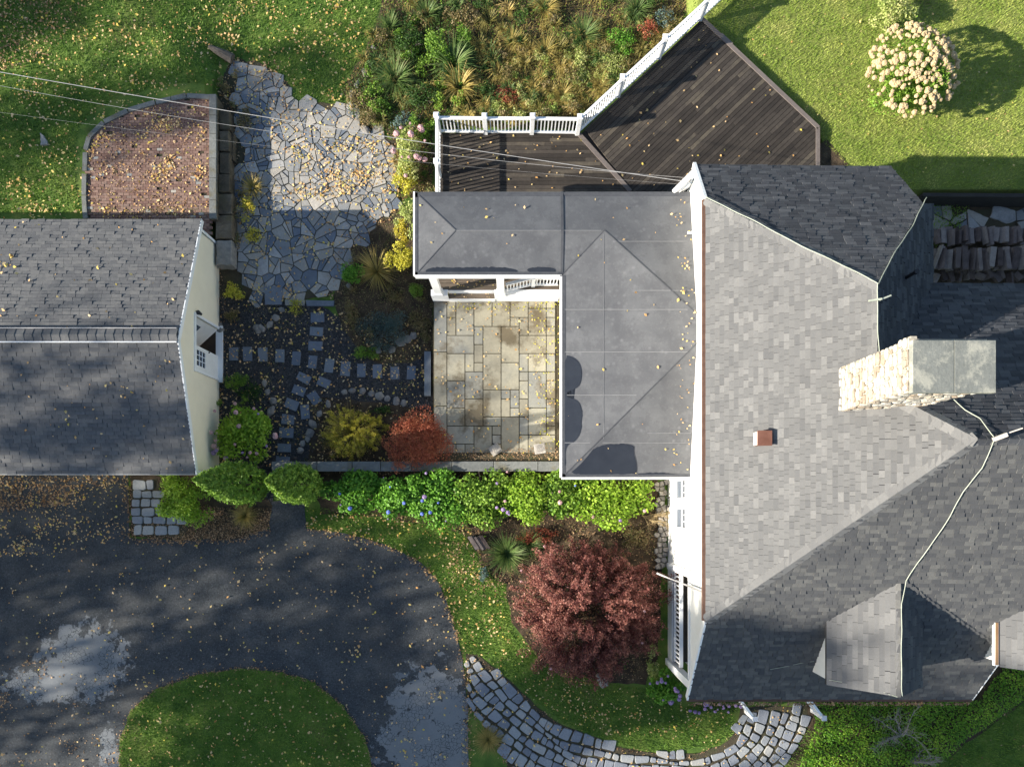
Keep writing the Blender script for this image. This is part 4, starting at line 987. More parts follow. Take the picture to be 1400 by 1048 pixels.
# chimney: stones laid on a mortar core
ch = MB(); cx0, cx1, cy0, cy1 = 316 / G, 374 / G, 91.5 / G, 130.5 / G; zc0, zc1 = 6.5, 11.45
ch.box(((cx0 + cx1) / 2, (cy0 + cy1) / 2, (zc0 + zc1) / 2), (cx1 - cx0, cy1 - cy0, zc1 - zc0)); chim = ch.build('chimney', m_mortar, H_)
def stone_face(fixed, val, lo, hi, z0, z1, sgn, n_lim):
    z = z0; cnt = 0
    while z < z1:
        hh = random.uniform(.12, .24); hh = min(hh, z1 - z); a = lo + random.uniform(-.2, 0)
        while a < hi:
            l = random.uniform(.12, .42); a0, a1 = max(lo, a), min(hi, a + l)
            if a1 - a0 > .05:
                g_ = .014; w_ = (a1 - a0) / 2 - g_; h_ = hh / 2 - g_; c_ = (a0 + a1) / 2; zc = z + hh / 2; d = random.uniform(.03, .075); m = MB()
                ring = []
                for k in range(8):
                    t = math.pi / 8 + k * math.pi / 4; su = 1.18 * random.uniform(.88, 1.0); uu = max(-1, min(1, math.cos(t) * su * 1.1)); vv = max(-1, min(1, math.sin(t) * su * 1.1)); ring.append((c_ + uu * w_, zc + vv * h_))
                def mk(u_, v_, off): return (val + sgn * off, u_, v_) if fixed == 'x' else (u_, val + sgn * off, v_)
                vs = [mk(u_, v_, -.01) for u_, v_ in ring] + [mk(c_ + (u_ - c_) * .97, zc + (v_ - zc) * .97, d * .7) for u_, v_ in ring] + [mk(c_ + (u_ - c_) * .7, zc + (v_ - zc) * .7, d) for u_, v_ in ring]
                m.add(vs, [[i, (i + 1) % 8, 8 + (i + 1) % 8, 8 + i] for i in range(8)] + [[8 + i, 8 + (i + 1) % 8, 16 + (i + 1) % 8, 16 + i] for i in range(8)] + [list(range(16, 24))])
                m.build('stone', m_chim, chim); cnt += 1
            a += l
        z += hh
stone_face('x', cx0, cy0 - .05, cy1 + .05, 8.0, 11.0, -1, 0); stone_face('y', cy0, cx0 - .03, cx1, 8.0, 11.42, -1, 0)
stone_face('x', cx0 - .07, cy0 - .08, cy1 + .08, 11.02, 11.45, -1, 0)
m = MB(); m.box((cx0 + .02, (cy0 + cy1) / 2, 11.23), (.14, cy1 - cy0 + .14, .42)); m.build('collar', m_mortar, chim)
xm = (313 + 377) / 2 / G
for i, (xa, xb) in enumerate(((312.5 / G, xm - .006), (xm + .006, 377.5 / G))):
    m = MB(); m.prism([(xa, 87.5 / G), (xb, 87.5 / G), (xb, 128.5 / G), (xa, 128.5 / G)], 11.46, 11.6, bevel=.012); m.build('cap_slab', m_cap, chim)
m = MB(); m.prism([(cx0 - .06, cy0 - .02), (cx0 + .2, cy0 - .02), (cx0 + .2, cy1 + .03), (cx0 - .06, cy1 + .03)], 7.9, 8.05); m.build('flashing', m_galv, chim)

# pale cords running over the ridges
def cord(name, pts, label, r=.016, mt=None, seg=10, wob=.014):
    m = MB(); out = []; ph = random.uniform(0, 6); pts = [Vector(p) for p in pts]; dist = 0
    for i in range(len(pts) - 1):
        a, b = pts[i], pts[i + 1]; L = (b - a).length; n = max(2, int(L / .18)); sd_ = (b - a).cross(Vector((0, 0, 1))).normalized()
        for k in range(n):
            d = dist + L * k / n; out.append(a.lerp(b, k / n) + sd_ * wob * (math.sin(d * 2.1 + ph) + .5 * math.sin(d * 5.3 + ph * 2)))
        dist += L
    out.append(pts[-1]); m.tube(out, r * .7, 5); return tag(m.build(name, mt or m_cord), label, 'cord')
up = Vector((0, 0, .06))
cord('roof_cord', [fA(A1) + up + Vector((-.1, .1, 0)), fA(A1).lerp(fA(RW1), .5) + up, fA(RW1) + up, fA((341, 160)) + up, fA((342, 125)) + up, onC(1209, 483) + up], 'pale cord following the hip from the gutter to the chimney', .018)
cord('roof_cord', [fA(RW1) + up, fB((365, 236)) + up, fB((405, 282)) + up, fB((434, 318)) + up, fC((440, 326)) + up], 'pale cord running up the hip at the far top corner of the roof', .018)
cord('roof_cord', [onE(1301, 545, .06), onE(1318, 560, .06), onE(1338, 572, .06), onE(1357, 599, .08), onF(1340, 640, .06), onF(1315, 672, .06), onF(1298, 705, .06), onF(1270, 745, .06), onF(1253, 768, .06), onF(1238, 793, .06), U(394.5, -100, 7.02), U(393.5, -140, 7.02), U(395, -193, 7.02)], 'long pale cord from the chimney over the main ridge to the front dormer', .018, seg=5)
m = MB(); a = fF((422, 60)) + Vector((0, 0, .15)); m.beam(a - Vector((.16, .1, .04)), a + Vector((.12, .02, .04)), .10, .10); m.beam(a, onE(1378, 588, .5), .03, .03)
tag(m.build('cord_bracket', m_galv), 'pale bracket with a short arm on the main ridge near the right edge', 'bracket')
a = fA((341, 190)) + Vector((0, 0, .12)); m = MB(); m.beam(a + Vector((-.28, -.02, 0)), a + Vector((.05, .02, .05)), .05, .04); m.beam(a + Vector((0, 0, .03)), a + Vector((.3, .12, .03)), .04, .04)
tag(m.build('cord_bracket', m_cord), 'pale crossed bracket on the short ridge above the chimney', 'bracket')
cord('roof_cord', [onF(1052, 914, .05), onF(1085, 908, .05), onF(1112, 903, .05)], 'thin pale cord lying on the shaded lower roof left of the dormer', .012)
cord('roof_cord', [U(336, -185, 6.08), U(355, -187, 6.30), U(375, -190, 6.62), U(392, -195, 6.92)], 'pale cord along the front edge of the dormer roof', .014)
# ---- low membrane roof and the porch below it
ZE = 3.4; sl_ = .19 / 1.0
def zL(x, y):  # hip roof heights, plan px
    dW = (x - 59.5); d1 = min(dW, 374 - y, y - 33)
    return ZE + sl_ * max(0, d1) / G
def U3(x, y): return U(x, y, zL(x, y))
HX = 213
FW = [U(59.5, 33, ZE), U(HX, 186.5, ZE + sl_ * 153.5 / G), U(HX, 220.5, ZE + sl_ * 153.5 / G), U(109.2, 324.3, ZE + sl_ * 49.7 / G), U(59.5, 274.5, ZE)]
FS = [U(59.5, 33, ZE), U(HX, 33, ZE), U(HX, 186.5, ZE + sl_ * 153.5 / G)]
RG = U(-66.5, 324.3, ZE + sl_ * 49.7 / G); V1 = U(109.2, 324.3, ZE + sl_ * 49.7 / G)
FN = [U(HX, 374, ZE), U(-116, 374, ZE), RG, V1, U(HX, 220.5, ZE + sl_ * 153.5 / G)]
FL2 = [U(-116, 374, ZE), U(-116, 274.5, ZE), RG]
FS2 = [U(-116, 274.5, ZE), U(59.5, 274.5, ZE), V1, RG]
fr_ = slab('flat_roof', [FW, FS, FN, FL2, FS2], H_, .16, m_memb)
def onL(x, y, dz=0):  # x, y plan px
    if x < 59.5 or y > 274.5:
        d = min(374 - y, y - 274.5 if x < 59.5 else 1e9, x + 116)
        dm = min(x - 59.5, 374 - y) if x > 59.5 else -1
        d = max(d, 0) if x < 59.5 else min(374 - y, max(x - 59.5, min(y - 274.5, 49.7) if x < 109 else 0, ))
        return ZE + sl_ * d / G + dz
    return ZE + sl_ * max(0, min(x - 59.5, y - 33, 374 - y)) / G + dz
def seamline(pts, w=.02, mt=None, th=.008):
    for i in range(len(pts) - 1):
        a, b = pts[i], pts[i + 1]; n = max(1, int((b - a).length / 1.2))
        m = MB(); m.beam(a + Vector((0, 0, .004)), b + Vector((0, 0, .004)), w, th); m.build('seam', mt or m_seam, fr_)
def LP(px, py):
    z = 3.6
    for _ in range(8): q = P(px, py, z); z = onL(q.x * G, q.y * G)
    q = P(px, py, z); q.z = z; return q
for pl in ([(825, 320), (825, 460), (825, 600)], [(770, 423), (940, 423)], [(770, 481), (940, 481)], [(838, 330), (940, 330)], [(868, 397), (945, 397)], [(772, 605), (945, 605)], [(885, 592), (945, 592)], [(775, 540), (870, 540)], [(622, 315), (822, 315)]):
    for i in range(len(pl) - 1):
        a, b = pl[i], pl[i + 1]; N = 6; seamline([LP(a[0] + (b[0] - a[0]) * k / N, a[1] + (b[1] - a[1]) * k / N) for k in range(N + 1)], .018)
for a, b in ((FW[0], FW[1]), (FW[2], FW[3]), (FL2[0], RG), (FL2[1], RG), (V1, U(59.5, 274.5, ZE))): seamline([a, b], .03, m_seamd, .006)
seamline([U(59.5, 374, ZE), U(59.5, 324, ZE + sl_ * 49.7 / G), U(59.5, 276, ZE)], .09, m_seamd, .03)
for a, b, dx, dy in ((U(59.5, 33, ZE), U(59.5, 274, ZE), .08, 0), (U(-116, 374, ZE), U(213, 374, ZE), 0, -.12), (U(-116, 274.5, ZE), U(59.5, 274.5, ZE), 0, .05), (U(59.5, 33, ZE), U(213, 33, ZE), 0, .07), (U(-116, 274.5, ZE), U(-116, 374, ZE), .05, 0)):
    o = Vector((dx, dy, .012)); m = MB(); m.beam(a + o, b + o, .16 if dx == 0 and dy < 0 else .10, .03); m.build('roof_edge', m_seamd, fr_)
for a, b in ((U(59.5, 33, ZE), U(59.5, 274, ZE)), (U(-116, 274.5, ZE), U(59.5, 274.5, ZE)), (U(59.5, 33, ZE), U(213, 33, ZE)), (U(-116, 274.5, ZE), U(-116, 374, ZE))):
    d = (b - a).normalized(); o = Vector((d.y, -d.x, 0)) * .02
    if d.y > .5: o = Vector((-.025, 0, 0))
    if d.x > .5 and a.y * G < 300: o = Vector((0, -.03, 0))
    if d.x > .5 and a.y * G > 300: o = Vector((0, .03, 0))
    m = MB(); m.beam(a + o + Vector((0, 0, -.08)), b + o + Vector((0, 0, -.08)), .07, .2); m.build('fascia', m_white, H_)
def puddle(pts, plane):
    q = rough_edge([tuple(LP(a, b)[:2]) for a, b in smooth_poly(pts, 2)], .07, .02); m = MB()
    f = {'W': lambda x, y: x - 59.5, 'S': lambda x, y: y - 33, 'P': lambda x, y: y - 274.5}[plane]
    vs = [(x, y, ZE + sl_ * max(-2, f(x * G, y * G)) / G + .008) for x, y in q]
    if area(q) < 0: vs.reverse()
    bm = bmesh.new(); fc = bm.faces.new([bm.verts.new(v) for v in vs]); bmesh.ops.triangulate(bm, faces=[fc]); me = bpy.data.meshes.new('puddle'); bm.to_mesh(me); bm.free(); me.materials.append(m_wet)
    o = bpy.data.objects.new('puddle', me); link(o, fr_)
puddle([(769.5, 485), (783, 487), (793, 496), (796, 512), (792, 530), (775, 534), (774, 543), (790, 546), (796, 560), (795, 590), (786, 604), (775, 608), (772, 622), (774, 634), (769.5, 640)], 'W')
puddle([(815, 608), (868, 606), (866, 618), (870, 630), (871, 645), (868, 648), (776, 649), (790, 638), (803, 624)], 'S')
puddle([(582, 368), (598, 365), (640, 366), (680, 365), (706, 368), (708, 373), (640, 374), (582, 373.5)], 'P'); puddle([(872, 646), (905, 646), (930, 648), (925, 649.5), (872, 649.5)], 'S'); puddle([(720, 366), (750, 365), (760, 368), (758, 373.5), (722, 373)], 'P')
# downspout stub
a = LP(938, 320); m = MB(); m.tube([a + Vector((.02, 0, .12)), a + Vector((.2, 0, .14)), Vector((XH - .04, a.y + .25, 4.4)), Vector((XH - .04, a.y + .45, 5.6))], .05, 8); m.build('downspout', m_white, H_)
# walls of the low wing, porch floor, steps, columns, balustrade
m = MB(); m.box(((66 + 213) / 2 / G, (40 + 268) / 2 / G, 1.6), (147 / G, 228 / G, 3.2)); m.build('wall', m_wwall, H_)
m = MB(); m.box(((-90 + 213) / 2 / G, (300 + 366) / 2 / G, .5), (303 / G, 66 / G, 1.0)); m.build('porch_base', m_joist, H_)
pf = []
z_ = 1.15; y = 281.0
while y < 372:
    m = MB(); m.prism([(-104 / G, y / G), (64 / G, y / G), (64 / G, (y + 4.2) / G), (-104 / G, (y + 4.2) / G)], z_ - .04, z_, bevel=.005); m.build('floor_board', m_tread, H_); y += 4.7
m = MB(); m.prism([(x / G, y / G) for x, y in ((-84, 274), (-23, 274), (-23, 284.2), (-84, 284.2))], .76, .80, bevel=.008); m.build('step_tread', m_tread, H_)
m = MB(); m.box((-53.5 / G, 280.6 / G, .98), (61 / G, .03, .33)); m.build('step_riser', m_white, H_)
m = MB(); m.box((-53.5 / G, 273.2 / G, .60), (61 / G, .035, .31)); m.build('step_riser', m_white, H_)
for x0, x1 in ((-106, -84), (-23, 62)):
    m = MB(); m.box(((x0 + x1) / 2 / G, 274.3 / G, .80), ((x1 - x0) / G - .01, .06, .72)); m.build('porch_skirt', m_white, H_)
    m = MB(); m.box(((x0 + x1) / 2 / G, 277.5 / G, 1.165), ((x1 - x0) / G, .22, .05)); m.build('porch_sill', m_white, H_)
for x in (-96, -14.5):
    m = MB(); m.box((x / G, 277 / G, 2.25), (.27, .2, 2.2)); m.box((x / G, 277 / G, 1.27), (.34, .26, .16)); m.build('porch_column', m_white, H_)
def balustrade(a, b, z0, z1, parent, n, mt=m_white, name='railing'):
    a, b = Vector(a), Vector(b); m = MB(); m.beam(Vector((a.x, a.y, z1)), Vector((b.x, b.y, z1)), .10, .07); r_ = m.build(name, mt, parent)
    m = MB(); m.beam(Vector((a.x, a.y, z0)), Vector((b.x, b.y, z0)), .08, .07); m.build('bottom_rail', mt, r_)
    for i in range(n):
        q = a.lerp(b, (i + .5) / n); m = MB(); m.box((q.x, q.y, (z0 + z1) / 2), (.04, .04, z1 - z0 - .05), rz=math.atan2(b.y - a.y, b.x - a.x)); m.build('baluster', mt, r_)
    return r_
balustrade((-8 / G, 279 / G, 0), (25 / G, 287 / G, 0), 1.28, 2.0, H_, 8); balustrade((30 / G, 287 / G, 0), (60 / G, 287 / G, 0), 1.28, 2.0, H_, 7)
m = MB(); m.box((27.5 / G, 287 / G, 1.6), (.14, .14, .95)); m.build('rail_post', m_white, H_)
# brace and trim at the top-left corner of the tall wall
m = MB(); m.beam(P(951, 233, 4.5), P(922, 262, 3.35), .14, .14); m.build('corner_brace', m_white, H_)
m = MB(); m.beam(P(945, 250, 3.6), P(930, 262, 3.3), .08, .3); m.beam(P(950, 240, 3.9), P(938, 258, 3.4), .05, .05); m.build('bracket_trim', m_white, H_)

# ---------------------------------------------------------------- the deck
DZ_ = 1.05
dk = thing('deck', (3, 14, 0), 'dark weathered timber deck with white railings behind the house', 'deck')
k_ = (CAMH - DZ_) / CAMH
DP = lambda px, py: ((px - 700) * k_ / G, (690 - py) * k_ / G)
LFT = [DP(598, 182), DP(790, 182), DP(862, 262), DP(862, 285), DP(598, 285)]
RGT = [DP(792, 184), DP(962, 24), DP(1120, 175), DP(1120, 262), DP(1120, 300), DP(892, 300), DP(862, 260)]
m = MB(); m.prism(LFT, .6, .99); m.prism(RGT, .6, .985); m.build('deck_frame', m_joist, dk)
def boards(poly, ang, wd, gap, rings=()):
    c, s = math.cos(ang), math.sin(ang); rot = [(x * c + y * s, -x * s + y * c) for x, y in poly]
    v = min(p[1] for p in rot)
    while v < max(p[1] for p in rot):
        us = [p[0] for p in rot]; u0 = min(us); cuts = [u0]
        while cuts[-1] < max(us): cuts.append(cuts[-1] + random.uniform(2.2, 4.8))
        for a, b in zip(cuts, cuts[1:]):
            q = [(a + .002, v), (b - .002, v), (b - .002, v + wd), (a + .002, v + wd)]; q = [(x * c - y * s, x * s + y * c) for x, y in q]
            # polygon is convex or nearly so
            cq = clip(q, poly)
            if len(cq) >= 3 and abs(area(cq)) > .003:
                m = MB(); m.prism(cq, DZ_ - .035, DZ_ + random.uniform(-.004, .004), r=random.random(), bevel=.004); m.build('deck_board', m_deck, dk)
        v += wd + gap
if area(LFT) < 0: LFT.reverse()
if area(RGT) < 0: RGT.reverse()
boards(LFT, 0, .138, .012)
# angled boards run parallel to the diagonal rail
a, b = Vector(DP(792, 184)), Vector(DP(962, 24)); ang = math.atan2((b - a).y, (b - a).x)
boards([DP(800, 192), DP(1118, 190) , DP(1118, 300), DP(895, 300)] if 0 else [p for p in RGT], ang, .138, .012)
for p0, p1, wdt in ((DP(791, 183), DP(862, 262), .16), (DP(960, 26), DP(1119, 175), .15), (DP(1118, 175), DP(1118, 262), .15)):
    m = MB(); m.beam((*p0, DZ_ + .004), (*p1, DZ_ + .004), wdt, .05); m.build('trim_board', m_decktrim, dk)
m = MB(); m.beam((*DP(1000, 62), DZ_ + .012), (*DP(985, 48), DZ_ + .012), .16, .04); m.build('trim_board', m_decktrim, dk)
def post(x, y): 
    m = MB(); m.box((x, y, DZ_ + .56), (.15, .15, 1.16)); o = m.build('post', m_white, dk); m = MB(); m.box((x, y, DZ_ + 1.155), (.20, .20, .04)); m.box((x, y, DZ_ + 1.185), (.12, .12, .03)); m.build('cap', m_white, o)
def drail(a, b, n):
    balustrade((*a, 0), (*b, 0), DZ_ + .10, DZ_ + .98, dk, n)
ps = [DP(601, 181), DP(664, 182), DP(727, 182), DP(789, 183)]
for p in ps: post(*p)
for a, b in zip(ps, ps[1:]): drail(a, b, 13)
pw = [DP(601, 241), DP(601, 300)]
for p in pw[:1]: post(*p)
drail(ps[0], pw[0], 12); drail(pw[0], pw[1], 12)
e0, e1 = Vector(DP(789, 183)), Vector(DP(1010, -23)); dd = e1 - e0; m_ = 2.13; t = m_; prev = tuple(e0)
while t < dd.length + .1:
    q = tuple(e0 + dd.normalized() * t); post(*q); drail(prev, q, 16); prev = q; t += m_
# utility cables across the garden
def cable(name, a, b, sag, r, label, mt=m_cable):
    a, b = Vector(a), Vector(b); pts = [a.lerp(b, i / 24) - Vector((0, 0, sag * 4 * (i / 24) * (1 - i / 24))) for i in range(25)]
    m = MB(); m.tube(pts, r, 6); tag(m.build(name, mt), label, 'cable')
cable('utility_cable', P(-200, 63, 6.6), P(943, 249, 4.3), .25, .010, 'thick pale utility cable strung from the upper left to the house corner')
cable('utility_cable', P(-200, 78, 6.0) , P(938, 243, 4.4), .9, .005, 'thin pale cable sagging below the thick one over the flagstones')
cable('utility_cable', P(-200, 125, 5.0), P(932, 252, 4.0), .55, .002, 'faintest hair-thin cable under the other two')

# ---------------------------------------------------------------- firewood and the pale slabs by the top right wall
k = 0
def splitlog(p, L, wd, ht, ang, tiltm):
    m = MB(); c, s = math.cos(ang), math.sin(ang); prof = [(-wd / 2, 0), (wd / 2, random.uniform(0, ht * .4)), (wd * random.uniform(.1, .45), ht), (-wd * random.uniform(0, .45), ht * random.uniform(.6, 1))]
    vs = []
    for e in (-1, 1):
        f = random.uniform(.85, 1.05)
        for x, z in prof: vs.append((p[0] + x * f * c - e * L / 2 * s, p[1] + x * f * s + e * L / 2 * c, p[2] + z * f + e * tiltm))
    m.add(vs, [(0, 1, 5, 4), (1, 2, 6, 5), (2, 3, 7, 6), (3, 0, 4, 7), (3, 2, 1, 0), (4, 5, 6, 7)]); return m
rows_ = [(312, 334, .45, 'back', 11), (340, 370, .8, 'middle', 10), (370, 386, .4, 'front', 12)]
for ya, yb, zt, nm, nn in rows_:
    for layer in range(2 if nm != 'front' else 1):
        x = 1277 + layer * 4
        while x < 1432:
            wd = random.uniform(.17, .34); z = zt - .2 + layer * .17; p = P(x, (ya + yb) / 2 + random.uniform(-3, 3), z)
            L = (yb - ya) / G * random.uniform(.75, 1.02)
            o = splitlog(p, L, wd, random.uniform(.12, .22), random.gauss(0, .12 if nm != 'front' else .7), random.gauss(0, .03)).build('split_log', m_wood)
            tag(o, {'back': 'dark split log in the back row of the firewood pile nearest the pale slabs', 'middle': 'dark split log in the higher middle row of the firewood pile', 'front': 'dark split log tumbled in front of the firewood pile by the roof edge'}[nm], 'firewood', nm + ' row of split firewood')
            x += wd * G * 1.06
m = MB(); a, b = P(1262, 266, .9), P(1440, 267, .9); m.beam(Vector((a.x, a.y, .45)), Vector((b.x, b.y, .45)), .14, .9); tag(m.build('edging_beam', m_joist), 'dark timber edging between the lawn and the firewood store', 'edging')
sp = sheet('slab_path', rough_edge(W([(1278, 288), (1420, 284), (1420, 312), (1278, 314)]), .25, .05), .03, m_joint)
sd, kp = jseeds(W([(1282, 288), (1440, 284), (1440, 314), (1282, 314)]), .62, .4, .1, 1.3)
stones(sp, chop(voronoi(sd, kp, .05, .8), .5), .02, [m_flag, m_flag2], 'flagstone', .05, .012, .015, rag=.02)

# ---------------------------------------------------------------- shrubs and plants
shrub('panicle_hydrangea', 1240, 105, 68, 1.9, m_l_mid, 8000, .09, 'big round hydrangea covered in cream and blush flower heads on the sunny lawn', heads=[('cream', 300)], headr=.085, rypx=70, lumps=30)
shrub('loose_shrub', 1222, 22, 36, 1.2, m_l_pale, 3000, .08, 'loose yellow-green shrub just beyond the cream-flowered hydrangea', rypx=32, shell=.5)
shrub('hydrangea', 333, 592, 54, 1.3, m_l_lime, 3600, .14, 'round bright green hydrangea with dusty pink heads at the shed corner', heads=[('pink', 15), ('lilac', 6)], headr=.085, rypx=46, lumps=22)
shrub('light_shrub', 252, 684, 46, 1.2, m_l_lime, 5200, .10, 'bright lime green shrub left of the two pointed conifers', rypx=40, asp=.5, shell=.4, lumps=30)
def arborvitae(bx, by, hgt_, rpx, label):
    b = P(bx, by); t = thing('arborvitae', b, label, 'conifer', 'pointed conifers by the driveway'); n = 9000; R = rpx / G
    z = rng.uniform(0, 1, n) ** 1.15; a = rng.uniform(0, 6.283, n)
    prof = np.where(z < .2, .72 + 1.4 * z, 1.0 * (1 - ((z - .2) / .8) ** 1.7)); lump = .82 + .18 * np.sin(a * 9 + z * 26 + np.sin(z * 40) * 2) * np.sin(z * 33 + a * 4)
    r = R * prof * lump * (1 - np.abs(rng.normal(0, .10, n))); C = np.stack([b.x + np.cos(a) * r, b.y + np.sin(a) * r, .1 + z * hgt_], 1)
    C[:, :2] += rng.normal(0, .012, (n, 2))
    Nn = np.stack([np.cos(a), np.sin(a), .35 + 0 * a], 1) + rng.normal(0, .6, (n, 3)); V = leafquads(C, Nn, .13, .45, .06)
    quads('foliage', V, np.clip(.1 + .6 * (lump - .64) / .36 + rng.normal(0, .15, n) + .25 * (z > .93), 0, 1), m_l_arb, t)
    m = MB(); m.tube([b, b + Vector((0, 0, hgt_ * .9))], [.07, .02], 6); m.build('trunk', m_bark, t)
arborvitae(350, 662, 5.2, 32, 'darker pointed conifer nearer the shed, its tip leaning over the lime shrub')
arborvitae(423, 663, 4.7, 30, 'brighter pointed conifer at the left end of the hydrangea hedge')
t = spray('golden_shrub', 481, 590, 44, 38, 1.15, m_l_gold, 240, 42, .075, 'golden yellow feathery shrub beside the rust red bush', asp=.3, sig=.05)
blades((t.location.x, t.location.y, .25), 190, 1.5, .016, m_b_tan, t, 'leaf_blades', .35, .95)
shrub('rust_shrub', 572, 604, 54, 1.6, m_l_red, 17000, .06, 'round rust red shrub overhanging the corner of the bluestone patio', rypx=54, shell=.22, tilt=.8, lumps=90, amp=.10, asp=.5)
hyd = [(490, 672, 40, 27, m_l_hyd, 'leftmost deep green hydrangea of the hedge, next to the bright conifer', [('blue', 3), ('lilac', 4)], 1.05),
       (548, 678, 37, 33, m_l_hyd, 'deep green hedge hydrangea with small blue heads below the rust red bush', [('blue', 6), ('lilac', 2)], 1.15),
       (602, 682, 40, 35, m_l_hyd, 'green hedge hydrangea with blue heads on its lower edge', [('blue', 6), ('lilac', 5)], 1.2),
       (660, 680, 40, 36, m_l_mid, 'mid green hedge hydrangea with pink and lilac heads against the low wall', [('pink', 3), ('lilac', 5)], 1.2),
       (716, 680, 40, 36, m_l_lime, 'yellowing hedge hydrangea below the patio corner', [('lilac', 4), ('pink', 3)], 1.15),
       (768, 676, 36, 30, m_l_mid, 'small hedge hydrangea under the edge of the flat roof with one blue head', [('blue', 2), ('pink', 3)], 1.1),
       (832, 683, 54, 37, m_l_lime, 'rightmost lime yellow hydrangea of the hedge under the flat roof', [('pink', 3), ('lilac', 3)], 1.1)]
for x, y, r1, r2, mt, lb, hd, h in hyd:
    shrub('hydrangea', x, y, r1 * 1.32, h, mt, 4200, .125, lb, group='hydrangea hedge south of the patio', rypx=r2 * 1.22, heads=[(a_, max(1, round(b_ * .6))) for a_, b_ in hd], headr=.07, amp=.34, asp=.7, lumps=26)
spray('barberry', 806, 833, 104, 100, 2.6, m_l_barb, 900, 64, .085, 'very large dark purple-red barberry filling the bed beside the white house wall', sig=.085, heads=[('pink', 9, .05)])
shrub('hydrangea', 911, 936, 31, .9, m_l_hyd, 1700, .12, 'small green hydrangea with fading purple heads at the lower left porch corner', heads=[('lilac', 16)], headr=.085, rypx=30)
shrub('low_flowers', 975, 966, 42, .45, m_l_dark, 900, .08, 'low strip of fading purple flowers under the lower roof edge', heads=[('lilac', 20)], headr=.07, rypx=9)
clump(693, 757, 34, m_b_green, 330, .035, 'spiky bright green clump between the stump and the purple barberry', cat='spiky plant', droop=.35)
clump(723, 742, 26, m_b_green, 220, .02, 'fine grassy clump touching the top of the purple barberry', cat='grass clump', droop=.4)
shrub('silver_plant', 662, 784, 9, .3, m_l_blue, 350, .06, 'small silvery plant beside the spiky green clump', rypx=14)
# around the garden bed west of the patio
shrub('pink_hydrangea', 562, 208, 26, 1.0, m_l_pale, 2000, .09, 'pale hydrangea with soft pink heads beside the deck corner', heads=[('pink', 18)], headr=.10, rypx=40)
shrub('deck_side_shrub', 560, 298, 22, .9, m_l_pale, 1500, .08, 'thin leggy shrub with sparse cream leaves left of the flat roof corner', rypx=30, shell=.6)
shrub('golden_euonymus', 547, 352, 24, .9, m_l_yel, 2200, .07, 'bright yellow shrub against the left edge of the flat roof', rypx=26)
shrub('green_shrub', 481, 374, 19, .7, m_l_hyd, 1100, .08, 'bright green small shrub at the right edge of the crazy paving', rypx=22)
clump(516, 372, 36, m_b_tan, 260, .022, 'arching green and tan grass clump between the green shrub and the yellow shrub', cat='grass clump', droop=.5)
shrub('green_shrub', 570, 397, 13, .5, m_l_mid, 900, .055, 'tiny round bright green bush next to the porch column', rypx=13)
shrub('creeping_juniper', 527, 447, 44, .45, m_l_blue, 4200, .075, 'low blue-green creeping juniper in the dark bed west of the patio', rypx=34, shell=.5, asp=.25, tilt=.9)
shrub('low_herb', 500, 483, 24, .3, m_l_mid, 900, .06, 'low yellow-green herb at the lower tip of the planting bed', rypx=12, shell=.6)
shrub('low_herb', 405, 420, 18, .25, m_l_yel, 350, .055, 'sparse yellow-leaved herb below the big slabs of the crazy paving', rypx=14, shell=.6)
clump(346, 258, 24, m_b_tan, 170, .02, 'sparse straw coloured clump beside the mossy wall', cat='grass clump')
shrub('yellow_plant', 320, 398, 17, .5, m_l_yel, 600, .08, 'small yellow-green plant by the shed wall above the doorway', rypx=16, shell=.5)
shrub('yellow_plant', 349, 323, 16, .5, m_l_gold, 500, .07, 'small golden leaved plant between the mossy wall and the crazy paving', rypx=14, shell=.6)
shrub('low_herb', 338, 535, 26, .3, m_l_dark, 800, .06, 'dark low herb under the pink hydrangea by the shed', rypx=20, shell=.6)
for x, y, r, ry, h, mt, n, s_, lb in [(478, 430, 16, 26, .4, m_l_bed, 900, .06, 'straggly brown-green plant along the left edge of the juniper bed'), (572, 440, 18, 24, .35, m_l_bed, 900, .06, 'brown fading perennials between the juniper and the patio'), (540, 405, 24, 12, .3, m_l_bed, 700, .06, 'brown fading plants above the creeping juniper'), (552, 320, 14, 24, .7, m_l_gold, 900, .07, 'golden leggy shrub between the deck corner and the bright yellow shrub'), (555, 246, 20, 24, .8, m_l_yel, 1300, .08, 'yellowing shrub directly below the pink-headed hydrangea by the deck'), (336, 165, 14, 20, .4, m_l_bed, 700, .06, 'brown plants in the gap between the retaining wall and the top flagstones'), (338, 285, 16, 22, .5, m_l_gold, 800, .06, 'yellow-brown plant against the left edge of the crazy paving'), (318, 430, 14, 16, .35, m_l_bed, 500, .06, 'small brown-green plant beside the shed door step'), (325, 520, 20, 16, .4, m_l_mid, 800, .06, 'yellow-green weeds by the shed wall below the door'), (445, 600, 10, 22, .4, m_l_bed, 500, .06, 'thin straw weeds left of the golden shrub'), (520, 560, 18, 8, .3, m_l_dark, 400, .06, 'dark low plant behind the rocks between the golden and rust shrubs'), (865, 735, 26, 20, .5, m_l_bed, 1200, .07, 'brown-green weeds between the hedge end and the barberry'), (735, 735, 34, 14, .4, m_l_red, 1200, .06, 'reddish low growth under the hedge left of the barberry top'), (892, 905, 12, 26, .6, m_l_pale, 700, .07, 'pale yellowish shrub strip between barberry and porch railing')]:
    shrub('garden_plant', x, y, r, h, mt, n, s_, lb, group='small plants in the garden beds', rypx=ry, shell=.6)
